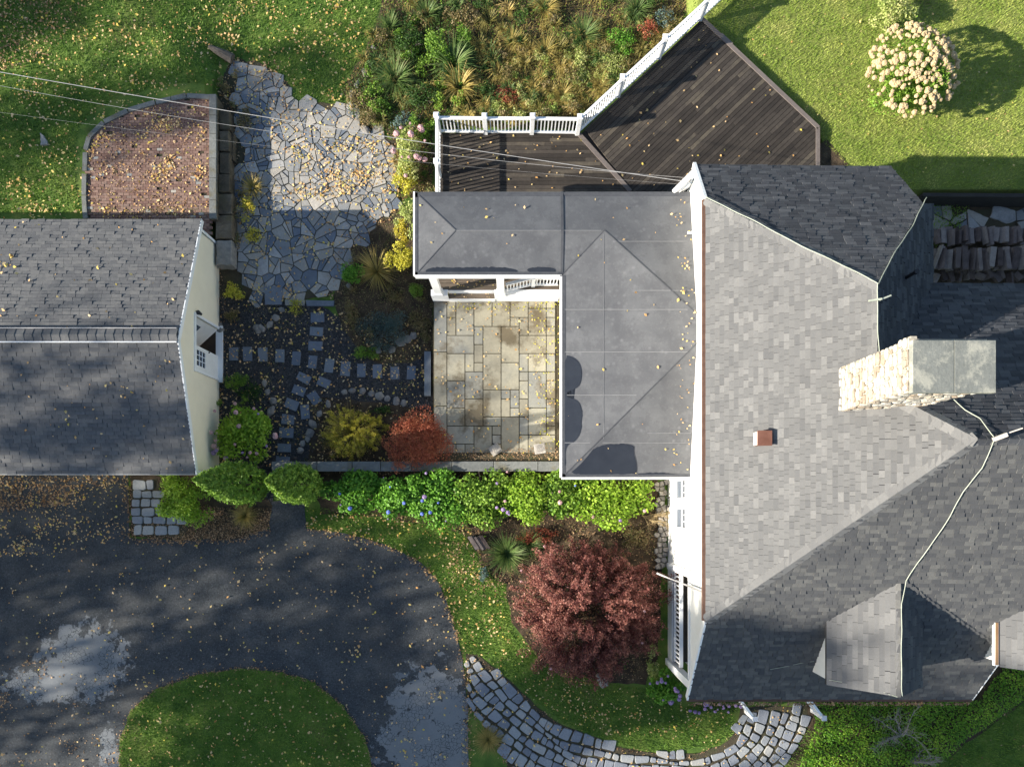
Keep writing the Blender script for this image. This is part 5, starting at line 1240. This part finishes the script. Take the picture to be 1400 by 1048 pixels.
# wild bed above the deck
for x, y, r, mt, n, wd, lb, dr_ in [(541, 112, 38, m_b_green, 260, .035, 'large yucca-like green clump at the left of the wild bed', .45), (620, 92, 44, m_b_green, 260, .05, 'largest arching strap-leaved clump of the wild bed, behind the deck railing', .6), (628, 122, 40, m_b_tan, 220, .05, 'golden strap-leaved clump drooping towards the deck corner', .75),
        (533, 38, 22, m_b_green, 150, .025, 'small spiky green rosette at the upper left of the wild bed', .4), (583, 22, 26, m_b_green, 160, .03, 'green spiky rosette at the top edge of the wild bed', .4), (797, 52, 32, m_b_green, 260, .025, 'dense green grass tuft in the middle of the wild bed', .5), (745, 14, 30, m_b_tan, 200, .025, 'brownish grass tuft at the top of the wild bed', .6),
        (745, 72, 26, m_b_tan, 160, .025, 'orange tinged grass tuft left of the middle tuft', .6), (870, 15, 30, m_b_green, 200, .025, 'loose green grass clump near the diagonal railing', .5), (700, 60, 24, m_b_tan, 140, .02, 'thin bleached grass tuft right of the strap-leaved clump', .5), (768, 132, 26, m_b_tan, 160, .02, 'bleached grass tuft close to the deck railing', .6), (820, 120, 24, m_b_tan, 150, .02, 'straw grass tuft close to the bend of the railing', .6)]:
    clump(x, y, r, mt, n, wd, lb, cat='grass clump', droop=dr_, group='clumps in the wild bed')
for x, y, r, ry, h, mt, n, s_, lb in [(560, 60, 26, 24, .7, m_l_dark, 1200, .07, 'dark green leafy bush above the yucca-like clump'), (600, 62, 22, 26, .9, m_l_mid, 1100, .07, 'feathery mid green bush above the largest strap-leaved clump'), (575, 132, 28, 26, .7, m_l_dark, 1500, .06, 'dark dense bush right of the yucca-like clump'), (505, 150, 24, 28, .5, m_l_bed, 1200, .06, 'brown-green bush at the left tip of the wild bed'),
        (555, 165, 22, 16, .5, m_l_blue, 700, .06, 'blue-grey twiggy plant near the pink hydrangea'), (850, 55, 28, 24, .5, m_l_hyd, 1300, .06, 'round-leaved green patch beside the diagonal railing'), (885, 40, 16, 18, .5, m_l_red, 500, .06, 'reddish low plant by the diagonal railing'), (910, 25, 16, 16, .5, m_l_blue, 500, .06, 'silvery blue plant by the top of the diagonal railing'),
        (640, 25, 24, 20, .5, m_l_bed, 900, .07, 'dull brown-green bush at the top of the wild bed'), (690, 130, 26, 16, .4, m_l_red, 700, .055, 'red-tinted low plants along the deck railing'), (840, 90, 24, 22, .4, m_l_pale, 900, .055, 'pale yellow-green low plants below the round-leaved patch'), (790, 100, 26, 22, .35, m_l_pale, 800, .055, 'bleached low plants in the sunniest part of the wild bed')]:
    shrub('bed_shrub', x, y, r, h, mt, n, s_, lb, group='bushes in the wild bed', rypx=ry, shell=.5)
# ground cover
scatter('bed_undergrowth', WILD, 26000, m_l_bed, (.03, .09), lift=.03, clumpy=.5, tiltz=.7, asp=.4)
def blades_scatter(name, poly_px, n, mt, L, wd):
    poly = [tuple(P(a, b)[:2]) for a, b in poly_px]; p = pts_in(poly, n); a = rng.uniform(0, 6.28, n); l = L * rng.uniform(.4, 1.2, n); e = rng.uniform(.3, 1.2, n)
    B = np.stack([p[:, 0], p[:, 1], np.zeros(n) + .01], 1); sd = np.stack([-np.sin(a), np.cos(a), 0 * a], 1) * wd; T = B + np.stack([np.cos(a) * l * e, np.sin(a) * l * e, l * .7], 1)
    tag(quads(name, np.stack([B - sd, B + sd, T], 1), rng.random(n), mt, nv=3), kind='stuff')
blades_scatter('bed_grass', WILD, 16000, m_b_tan, .22, .008)
blades_scatter('bed_stalks', [(700, 60), (930, 30), (800, 160), (640, 165)], 5000, m_b_tan, .3, .008)
scatter('bed_litter', BED1, 4500, m_l_bed, (.03, .07), lift=.03, clumpy=.5)
scatter('corner_litter', [(240, 690), (372, 695), (368, 722), (330, 734), (245, 738), (180, 730)], 3000, m_tan, (.03, .08), lift=.03, clumpy=.6)
HB = [(440, 700), (600, 714), (640, 735), (690, 800), (700, 850), (740, 905), (820, 930), (880, 930), (905, 760), (900, 645), (640, 700)]
scatter('bed_litter', HB, 5200, m_tan, (.03, .08), lift=.03, clumpy=.5)
scatter('bed_weeds', HB, 2600, m_l_bed, (.03, .08), lift=.04, clumpy=.6)
scatter('bed_weeds', WILD, 8000, m_l_mid, (.04, .10), lift=.10, clumpy=.75, tiltz=.6, asp=.5)
scatter('bed_weeds', WILD, 9000, m_l_dark, (.04, .10), lift=.08, clumpy=.8, tiltz=.6, asp=.5)
scatter('bed_weeds', [(480, 160), (470, 120), (500, 70), (520, 10), (640, 10), (640, 150), (592, 190), (540, 190)], 7000, m_l_dark, (.04, .10), lift=.14, clumpy=.6, tiltz=.6, asp=.5)
scatter('path_weeds', [(300, 405), (440, 418), (592, 500), (592, 640), (380, 640), (300, 640)], 900, m_l_bed, (.04, .09), lift=.04, clumpy=.7)
IVY = [(1112, 958), (1335, 955), (1372, 905), (1430, 870), (1440, 925), (1330, 1000), (1252, 1065), (1100, 1075), (1090, 1040), (1110, 1000)]
def mound(name, poly_px, n, mt, h, size, asp=.65):
    poly = [tuple(P(a, b)[:2]) for a, b in poly_px]; p = pts_in(poly, n); hh = h * (.5 + .5 * np.sin(p[:, 0] * 2.3 + np.sin(p[:, 1] * 1.9)) * np.cos(p[:, 1] * 2.7)) * .6 + h * .4
    z = hh * (1 - np.abs(rng.normal(0, .25, n))); C = np.stack([p[:, 0], p[:, 1], np.maximum(z, .03)], 1)
    V = leafquads(C, rng.normal(0, .5, (n, 3)) + np.array([0, 0, .9]), size, asp)
    tag(quads(name, V, np.clip(.2 + .5 * hh / h * z / (h) + rng.normal(.1, .18, n), 0, 1), mt), kind='stuff')
mound('ivy_ground_cover', IVY, 16000, m_l_ivy, .35, .085)
mound('east_bed_plants', [(1120, 200), (1135, 195), (1170, 230), (1120, 235)], 500, m_l_yel, .2, .06)
mound('wood_store_weeds', [(1270, 272), (1330, 270), (1300, 335), (1272, 340)], 900, m_l_mid, .2, .06)
def tufts(name, poly_px, K, nb, L, wd, mt):
    poly = [tuple(P(a, b)[:2]) for a, b in poly_px]; cc_ = pts_in(poly, K); base = np.repeat(cc_, nb, 0) + rng.normal(0, .04, (K * nb, 2)); n = len(base); a = rng.uniform(0, 6.283, n); sc = np.repeat(rng.uniform(.5, 1.2, K), nb); l = L * sc * rng.uniform(.6, 1.1, n)
    B = np.stack([base[:, 0], base[:, 1], 0 * a + .02], 1); sd = np.stack([-np.sin(a), np.cos(a), 0 * a], 1) * wd / 2; d = np.stack([np.cos(a), np.sin(a), 0 * a], 1)
    M_ = B + d * (l * .5)[:, None] + np.array([0, 0, 1]) * (l * .6)[:, None]; T = B + d * l[:, None] + np.array([0, 0, 1]) * (l * .35)[:, None]
    V = np.concatenate([np.stack([B - sd, B + sd, M_ + sd * .8, M_ - sd * .8], 1), np.stack([M_ - sd * .8, M_ + sd * .8, T + sd * .1, T - sd * .1], 1)]); R = np.tile(np.clip(np.repeat(rng.uniform(.1, .8, K), nb) + rng.normal(0, .12, n), 0, 1), 2)
    tag(quads(name, V, R, mt), kind='stuff')
def mounds(name, poly_px, K, nl, r, h, size, mt):
    poly = [tuple(P(a, b)[:2]) for a, b in poly_px]; cc_ = pts_in(poly, K); VV = []; RR = []
    for c_ in cc_:
        q = rng.uniform(.5, 1.2); V, R, _ = crown((c_[0], c_[1], .02), r * q, r * q * rng.uniform(.7, 1.3), h * q, int(nl * q), size, 8, .3, .5); VV.append(V); RR.append(np.clip(R + rng.uniform(-.25, .25), 0, 1))
    tag(quads(name, np.concatenate(VV), np.concatenate(RR), mt), kind='stuff')
tufts('bed_tufts', WILD, 60, 50, .55, .02, m_b_tan); tufts('bed_tufts', WILD, 55, 50, .5, .022, m_b_green); tufts('bed_tufts', [(660, 40), (940, 20), (800, 160), (640, 160)], 60, 40, .4, .015, m_b_tan)
mounds('bed_mounds', WILD, 46, 260, .40, .45, .065, m_l_bed); mounds('bed_mounds', WILD, 26, 260, .38, .5, .065, m_l_dark); mounds('bed_mounds', [(720, 60), (930, 20), (800, 165), (640, 165)], 30, 240, .35, .35, .06, m_l_pale); mounds('bed_mounds', [(480, 150), (520, 20), (640, 10), (640, 150), (592, 190), (540, 190)], 24, 300, .42, .55, .07, m_l_mid)
mounds('garden_mounds', BED1, 16, 200, .3, .3, .055, m_l_bed); mounds('garden_mounds', [(300, 90), (330, 90), (335, 380), (302, 400)], 16, 170, .25, .35, .055, m_l_bed); mounds('garden_mounds', [(300, 500), (345, 520), (340, 560), (300, 560)], 5, 200, .25, .3, .055, m_l_mid)
# bare twiggy shrub in the ivy
def twigs(px, py, label, mt, n, L, name='bare_shrub', dirs=(0, 6.28), z0=0.1, up=.8):
    b = P(px, py, z0); t = thing(name, b, label, 'shrub'); m = MB(); tw = MB()
    for i in range(n):
        a = random.uniform(*dirs); p = b + Vector((random.uniform(-.05, .05), random.uniform(-.05, .05), 0)); d = Vector((math.cos(a), math.sin(a), up * random.uniform(.4, 1.1))); pts = [p]
        for k in range(5):
            d = (d + Vector((random.gauss(0, .22), random.gauss(0, .22), random.gauss(0, .15)))).normalized(); p = p + d * L / 5 * random.uniform(.7, 1.2); pts.append(p)
            for q in range(7):
                dd = (d + Vector((random.gauss(0, .6), random.gauss(0, .6), random.gauss(0, .3)))).normalized(); l = L * random.uniform(.12, .35); mid = p + dd * l * .5; e = mid + (dd + Vector((random.gauss(0, .4), random.gauss(0, .4), .1))).normalized() * l * .5
                tw.tube([p, mid, e], [.006, .004, .002], 3, cap=False)
        m.tube(pts, [.022, .018, .014, .010, .007, .004], 5)
    m.build('branch', mt, t); tw.build('twigs', mt, t); return t
twigs(1232, 1005, 'bare grey branching shrub standing in the ivy below the dormer', m_twig, 9, 1.7, dirs=(1.2, 3.6))
twigs(1240, 1040, 'bare grey shrub at the bottom edge right of the ivy', m_twig, 7, 1.1, dirs=(-1.6, .9), up=.4)
twigs(882, 706, 'thin straw coloured twigs between the hedge and the foundation stones', m_drytw, 8, .9, z0=.15, name='dry_twig_plant', up=.4)
clump(668, 1010, 26, m_b_tan, 500, .012, 'brown dried grass mound at the edge of the cobbled walk', cat='dried grass', droop=.9)
clump(336, 704, 24, m_b_tan, 420, .012, 'brown dried grass mound below the darker conifer', cat='dried grass', droop=.9)

# rocks edging the beds
RK = [(471, 536, 8), (482, 534, 7), (496, 535, 9), (508, 538, 8), (519, 541, 9), (530, 545, 8), (542, 548, 9), (552, 551, 7), (449, 552, 8), (437, 566, 7), (428, 580, 9), (424, 592, 8), (414, 606, 7), (411, 616, 8), (421, 600, 6), (374, 548, 9), (371, 562, 10), (366, 536, 8), (362, 524, 7), (386, 424, 7), (378, 435, 8), (369, 444, 9), (358, 449, 8), (548, 468, 9), (557, 464, 10), (565, 459, 8), (536, 478, 10), (518, 480, 8), (478, 392, 8),
      (352, 450, 9), (301, 446, 9), (302, 452, 9), (500, 100, 8), (489, 116, 7), (482, 130, 8), (505, 88, 7), (511, 66, 7), (500, 178, 10), (522, 175, 7), (758, 26, 8), (823, 928, 16), (290, 636, 9)]
for x, y, r in RK:
    bm = bmesh.new(); bmesh.ops.create_icosphere(bm, subdivisions=2, radius=.5); s0 = Vector((random.uniform(.8, 1.35), random.uniform(.7, 1.1), random.uniform(.45, .75))) * r * 1.25 / G; ph = [random.uniform(0, 6) for _ in range(3)]
    for v in bm.verts:
        c_ = v.co.copy(); f = 1 + .16 * math.sin(c_.x * 9 + ph[0]) * math.cos(c_.y * 8 + ph[1]) + .08 * math.sin(c_.z * 15 + ph[2]); v.co = Vector((c_.x * s0.x, c_.y * s0.y, c_.z * s0.z)) * f
    me = bpy.data.meshes.new('rock'); bm.to_mesh(me); bm.free(); me.materials.append(m_rock); o = bpy.data.objects.new('rock', me); p = Pg(x, y, s0.z * .22); o.location = p; o.rotation_euler = (0, 0, random.uniform(0, 6)); link(o)
    if y > 900: lb, gp = 'large pale rock half hidden under the purple barberry', None
    elif x < 300: lb, gp = 'lone pale rock by the shed wall foot above the lime shrub', None
    elif y > 900: lb, gp = 'rock', None
    elif 520 < y < 620 and x > 405: lb, gp = nth('rg') + ' pale rock in the curved edging around the golden shrub', 'rocks edging the golden shrub bed'
    elif x < 410 and y > 500: lb, gp = nth('rp') + ' rock in the short row beside the pink hydrangea', 'rocks beside the pink hydrangea'
    elif x < 410: lb, gp = nth('rs') + ' rock in the curve between the shed wall and the big slabs', 'rocks below the crazy paving'
    elif y < 200: lb, gp = nth('rw') + ' rock along the edge of the wild bed', 'rocks edging the wild bed'
    else: lb, gp = nth('rj') + ' brownish rock along the edge of the juniper bed', 'rocks edging the juniper bed'
    tag(o, lb, 'rock', gp)
m = MB(); p = Pg(62, 193); m.prism(rough_edge([(p.x - .12, p.y - .2), (p.x + .16, p.y - .17), (p.x + .05, p.y + .1), (p.x - .14, p.y + .27)], .1, .02), p.z, p.z + .1, bevel=.02)
tag(m.build('rock', m_flag2), 'jagged pale stone alone on the leaf-strewn lawn at the far left', 'rock')
p = P(655, 741, .1); m = MB(); R = random.Random(3)
for i in range(7): q = Vector((p.x + (i - 3) * .085, p.y + R.uniform(-.03, .03), .14 + R.uniform(-.03, .05))); m.beam(q + Vector((-.16, .24, -.03)), q + Vector((.16, -.26, .02)), .085, .16)
tag(m.build('old_stump', m_wood), 'split weathered grey stump slab between the lawn and the hedge', 'stump')
t = thing('fallen_log', Pg(302, 74), 'tapered brown log section lying at the top of the crazy paving', 'log')
m = MB(); a, b = Pg(287, 66, .1), Pg(320, 84, .14); m.tube([a, a.lerp(b, .3), a.lerp(b, .7), b], [.07, .13, .18, .2], 10); m.build('trunk', m_bark, t)
m = MB(); m.tube([b, b + (b - a).normalized() * .02], .185, 10); m.build('cut_end', m_tread, t)
for i, (x, y) in enumerate([(331, 186), (330, 205)]):
    p = P(x - 18, y + 4, .3); m = MB(); m.prism(rough_edge([(p.x - .18, p.y - .28), (p.x + .2, p.y - .28), (p.x + .2, p.y + .28), (p.x - .18, p.y + .28)], .15, .03), 0, .3, bevel=.03)
    tag(m.build('garden_block', m_moss), ['upper of two brown blocks between the retaining wall and the flagstones', 'lower of two brown blocks between the retaining wall and the flagstones'][i], 'stone')

# ---------------------------------------------------------------- fallen leaves
gx0 = [tuple(P(a, b)[:2]) for a, b in [(-300, 300), (300, 300), (300, 650), (-300, 650)]]
scatter('fallen_leaves', [(-40, -20), (520, -20), (480, 140), (300, 140), (110, 170), (115, 300), (-40, 300)], 2300, m_fallen, (.07, .14), clumpy=.35, lift=.04)
scatter('fallen_leaves', [(-40, -20), (140, -20), (60, 90), (-40, 100)], 900, m_tan, (.06, .13), clumpy=.4, lift=.04)
scatter('fallen_leaves', [(124, 300), (118, 210), (145, 170), (215, 143), (286, 136), (288, 300)], 900, m_fallen, (.06, .13), clumpy=.6, lift=.06)
scatter('fallen_leaves', [(124, 300), (118, 210), (145, 170), (215, 143), (286, 136), (288, 300)], 900, m_tan, (.04, .09), clumpy=.6, lift=.06)
scatter('fallen_leaves', FL, 1100, m_fallen, (.07, .135), clumpy=.3, lift=.07)
scatter('fallen_leaves', [(300, 80), (400, 80), (395, 160), (320, 330), (300, 380)], 700, m_tan, (.05, .11), clumpy=.5, lift=.06)
scatter('fallen_leaves', [(400, 170), (545, 200), (545, 270), (400, 270)], 600, m_fallen, (.07, .135), clumpy=.6, lift=.07)
scatter('fallen_leaves', [(300, 405), (590, 440), (590, 640), (300, 640)], 1500, m_fallen, (.07, .135), clumpy=.3, lift=.05)
scatter('fallen_leaves', [(-40, 648), (178, 648), (178, 735), (100, 760), (-40, 760)], 1000, m_fallen, (.05, .13), clumpy=.6, lift=.02)
scatter('fallen_leaves', [(-40, 662), (105, 662), (95, 690), (-40, 705)], 800, m_tan, (.06, .13), clumpy=.5, lift=.02)
scatter('fallen_leaves', [(-40, 740), (640, 740), (650, 1060), (-40, 1060)], 950, m_fallen, (.07, .135), clumpy=.2, lift=.05)
scatter('fallen_leaves', [(-40, 860), (165, 930), (160, 1060), (-40, 1060)], 350, m_tan, (.05, .11), clumpy=.5, lift=.02)
scatter('fallen_leaves', [(170, 1050), (175, 985), (270, 925), (400, 925), (490, 1000), (505, 1050)], 260, m_fallen, (.07, .135), lift=.09)
scatter('fallen_leaves', [(420, 695), (640, 715), (700, 860), (760, 910), (880, 945), (1005, 975), (980, 1015), (800, 1000), (640, 900), (600, 770), (420, 722)], 900, m_fallen, (.06, .125), lift=.07, clumpy=.3)
scatter('fallen_leaves', [(600, 740), (700, 740), (700, 830), (620, 800)], 420, m_tan, (.05, .10), lift=.07, clumpy=.4)
scatter('fallen_leaves', CW, 260, m_fallen, (.06, .125), lift=.08)
scatter('fallen_leaves', [(980, -10), (1400, -10), (1400, 265), (1150, 220)], 130, m_fallen, (.06, .11), lift=.05)
scatter('fallen_leaves', [(1120, 1050), (1400, 900), (1400, 1050)], 60, m_tan, (.07, .12), lift=.06)
pz = lambda x, y: np.full(x.shape, PZ + .035)
scatter('fallen_leaves', W([(594, 409), (765, 409), (765, 628), (594, 628)], PZ), 260, m_fallen, (.06, .125), pz)
scatter('fallen_leaves', W([(725, 409), (765, 409), (765, 628), (740, 628)], PZ), 160, m_l_yel, (.05, .10), pz)
scatter('fallen_leaves', W([(612, 409), (765, 409), (765, 425), (612, 425)], PZ), 70, m_l_yel, (.05, .10), pz)
scatter('fallen_leaves', W([(612, 612), (765, 612), (765, 629), (612, 629)], PZ), 500, m_tan, (.03, .08), pz, lift=.02)
scatter('fallen_leaves', W([(612, 384), (676, 384), (676, 406), (612, 406)], .9), 45, m_fallen, (.06, .11), lambda x, y: np.where(y > 284 / G, 1.15, .80))
dzf = lambda x, y: np.full(x.shape, DZ_ + .01)
scatter('fallen_leaves', [DP(604, 184), DP(790, 184), DP(855, 262), DP(604, 262)], 60, m_fallen, (.07, .13), dzf)
scatter('fallen_leaves', [DP(800, 190), DP(960, 40), DP(1110, 175), DP(1110, 225), DP(870, 262)], 65, m_fallen, (.07, .13), dzf)
lf = lambda x, y: np.array([onL(a * G, b * G, .01) for a, b in zip(x, y)])
scatter('fallen_leaves', [(-3.2, 8.2), (6, 8.2), (6, 10.6), (-3.2, 10.6)], 22, m_fallen, (.08, .14), lf); scatter('fallen_leaves', [(5.5, 1.2), (6.15, 1.2), (6.15, 10.6), (5.6, 10.6)], 70, m_fallen, (.06, .125), lf); scatter('fallen_leaves', [(1.9, 1.1), (6, 1.1), (6, 8), (1.9, 8)], 20, m_fallen, (.08, .14), lf)
gzf = lambda x, y: np.where(y * G > 192, ZN + (358 - y * G) / 166 * (ZR - ZN), ZS + (y * G - 38) / 154 * (ZR - ZS)) + .02
scatter('fallen_leaves', [(-20, 6.0), (-11.5, 6.0), (-11.5, 10.3), (-20, 10.3)], 95, m_fallen, (.08, .16), gzf, clumpy=.4); scatter('fallen_leaves', [(-20, 1.2), (-11.5, 1.2), (-11.5, 5.2), (-20, 5.2)], 75, m_fallen, (.08, .14), gzf, clumpy=.3)
scatter('gutter_leaves', [(6.1, -6.83), (15.6, -6.83), (15.6, -6.72), (6.1, -6.72)], 520, m_tan, (.05, .11), lambda x, y: np.full(x.shape, zF(-227) - .04), parent=H_)

def drift(line, n, wd, mt, size, lift=.03):
    pts_ = [P(*q) for q in line]; L = [0]
    for a, b in zip(pts_, pts_[1:]): L.append(L[-1] + (b - a).length)
    t = rng.uniform(0, L[-1], n); t = np.where(rng.random(n) < .5, (np.round(t / .9) * .9 + rng.normal(0, .18, n)) % L[-1], t)
    C = []
    for v in t:
        k = min(len(L) - 2, max(0, np.searchsorted(L, v) - 1)); q = pts_[k].lerp(pts_[k + 1], (v - L[k]) / (L[k + 1] - L[k])); C.append((q.x + rng.normal(0, wd), q.y + rng.normal(0, wd), lift + rng.uniform(0, .03)))
    sz = rng.uniform(size[0], size[1], n); tag(quads('leaf_drift', leafquads(np.array(C), rng.normal(0, .45, (n, 3)) + np.array([0, 0, 1]), sz, .6, .16), rng.random(n), mt), kind='stuff')
EDG = [(419, 722), (480, 731), (530, 746), (575, 769), (603, 801), (618, 846), (630, 889), (638, 930), (642, 1050)]
drift(EDG, 650, .09, m_tan, (.03, .10)); drift(EDG, 150, .15, m_fallen, (.05, .12))
drift([(163, 1060), (165, 1010), (180, 970), (215, 941), (270, 921), (330, 913), (380, 917), (430, 932), (470, 965), (500, 1010), (512, 1060)], 800, .07, m_tan, (.03, .09), .05)
drift([(178, 735), (245, 740), (330, 735), (368, 724)], 420, .10, m_tan, (.04, .11)); drift([(0, 655), (176, 656), (178, 735)], 420, .13, m_tan, (.04, .11))
drift([(376, 640), (590, 648), (760, 650)], 260, .08, m_tan, (.03, .09)); drift([(302, 130), (300, 260), (300, 420), (302, 640)], 500, .12, m_tan, (.04, .11)); drift([(480, 145), (540, 200), (545, 280), (470, 335), (455, 405)], 420, .15, m_tan, (.04, .11))
drift([(640, 900), (665, 908), (700, 938), (770, 995), (850, 1024), (950, 1033), (1008, 1000)], 260, .06, m_tan, (.03, .08)); drift([(642, 965), (668, 995), (694, 1040)], 260, .15, m_tan, (.04, .10))
# ---------------------------------------------------------------- lawns: grass blades
ex = [DRIVE, WILD, [(-60, 298), (300, 298), (300, 650), (-60, 650)], BT, FL, PATHBED]
BTp = [(122, 300), (117, 265), (118, 205), (124, 186), (145, 168), (175, 152), (215, 141), (256, 132), (288, 133), (330, 140), (330, 300)]
grass('lawn_grass', [(-40, -30), (530, -30), (505, 60), (470, 110), (480, 142), (400, 140), (396, 112), (350, 80), (300, 85), (300, 300), (-40, 300)], 520, [[(a, b - 6) for a, b in BTp]], .075)
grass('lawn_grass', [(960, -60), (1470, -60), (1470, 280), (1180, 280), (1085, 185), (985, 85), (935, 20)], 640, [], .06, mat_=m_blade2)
grass('lawn_grass', ISLAND[:2] + ISLAND[2:12], 700, [], .07, z=.045)
grass('lawn_grass', [(418, 692), (640, 712), (655, 760), (690, 800), (700, 860), (745, 905), (830, 932), (900, 945), (930, 965), (1005, 965), (1004, 1000), (982, 1018), (900, 1028), (850, 1018), (770, 988), (700, 930), (665, 900), (632, 890), (618, 845), (603, 800), (575, 768), (530, 745), (480, 730), (420, 722)], 650, [], .07)
grass('lawn_grass', [(1240, 1070), (1335, 1005), (1400, 950), (1440, 925), (1440, 1070)], 650, [], .07)
grass('lawn_grass', [(1060, 1048), (1085, 1018), (1103, 990), (1112, 1000), (1100, 1070), (1060, 1070)], 600, [], .07)

# ---------------------------------------------------------------- trees west of the picture, whose thinning crowns throw the dappled shade
def tree(x, y, h, r, dens, i, cb=.42):
    t = thing('autumn_tree', (x, y, 0), TL[i], 'tree', 'tall autumn trees west of the driveway')
    m = MB(); m.tube([(x, y, 0), (x + .1, y, h * .35), (x - .1, y + .1, h * .7), (x, y, h * .97)], [.28, .22, .12, .03], 8)
    C = []
    for k in range(34):
        a = random.uniform(0, 6.28); zz = h * random.uniform(cb - .05, .9); prof = math.sin(math.pi * min(1, max(.05, (zz / h - cb + .12) / (1.12 - cb)))) ** .6
        L = r * prof * random.uniform(.55, 1.05); e = Vector((x + math.cos(a) * L, y + math.sin(a) * L, zz + L * .35)); m.tube([(x, y, zz - L * .2), Vector((x, y, zz)).lerp(e, .5) + Vector((0, 0, .1)), e], [.07, .045, .015], 5, cap=False)
        for s_ in range(3): C.append((e - Vector((x, y, zz))) * random.uniform(.45, 1.05) + Vector((x, y, zz)) + Vector([random.gauss(0, .4) for _ in range(3)]))
    m.build('trunk', m_bark, t); C = np.array([tuple(c) for c in C]); n = int(len(C) * dens); idx = rng.integers(0, len(C), n)
    Cn = C[idx] + rng.normal(0, .62, (n, 3)); quads('crown', leafquads(Cn, rng.normal(0, 1, (n, 3)), .42, .8), rng.random(n), m_l_tree, t)
SEED = 12
random.seed(SEED); rng = np.random.default_rng(SEED)
# (distance towards the sun, sideways offset, height, crown radius, leaves per cluster)
TREES = [(58, -21.5, 34, 5.8, 80), (50, -12.3, 38.5, 5.2, 130), (60, -7.8, 35, 4.2, 150), (56, -1.5, 22.5, 5.2, 44), (58, 6.2, 24.5, 4.6, 24), (66, 10.5, 20.5, 2.6, 45), (70, 14.5, 21, 2.6, 30), (60, 18.6, 24.5, 1.3, 20), (54, 27.6, 22, 2.6, 50), (66, 23.2, 25.5, 1.2, 24), (46, -25.5, 24, 6.5, 110), (62, 2.2, 22.5, 3.6, 42)]
TL = ['tall autumn tree outside the lower left corner, second furthest out', 'tallest autumn tree, outside the lower left corner nearest the cobbled walk line', 'dense autumn tree outside the left edge behind the driveway', 'broad autumn tree outside the left edge level with the driveway', 'autumn tree outside the left edge level with the shed front', 'short slender tree outside the left edge level with the shed ridge', 'sparse tree outside the left edge level with the shed back eave', 'thinning tree outside the left edge level with the brick terrace', 'dense tree outside the upper left corner beside the lawn', 'very tall sparse tree set back beyond the upper left corner', 'low broad tree outside the lower left corner below the driveway', 'narrow tree outside the left edge level with the shed eave and conifers']
for i, (D, q, h, r, d) in enumerate(TREES):
    tree(sx * D - math.sin(SUN_DIR) * q, sy * D + math.cos(SUN_DIR) * q, h, r, d, i, .66 if i == 1 else .42)
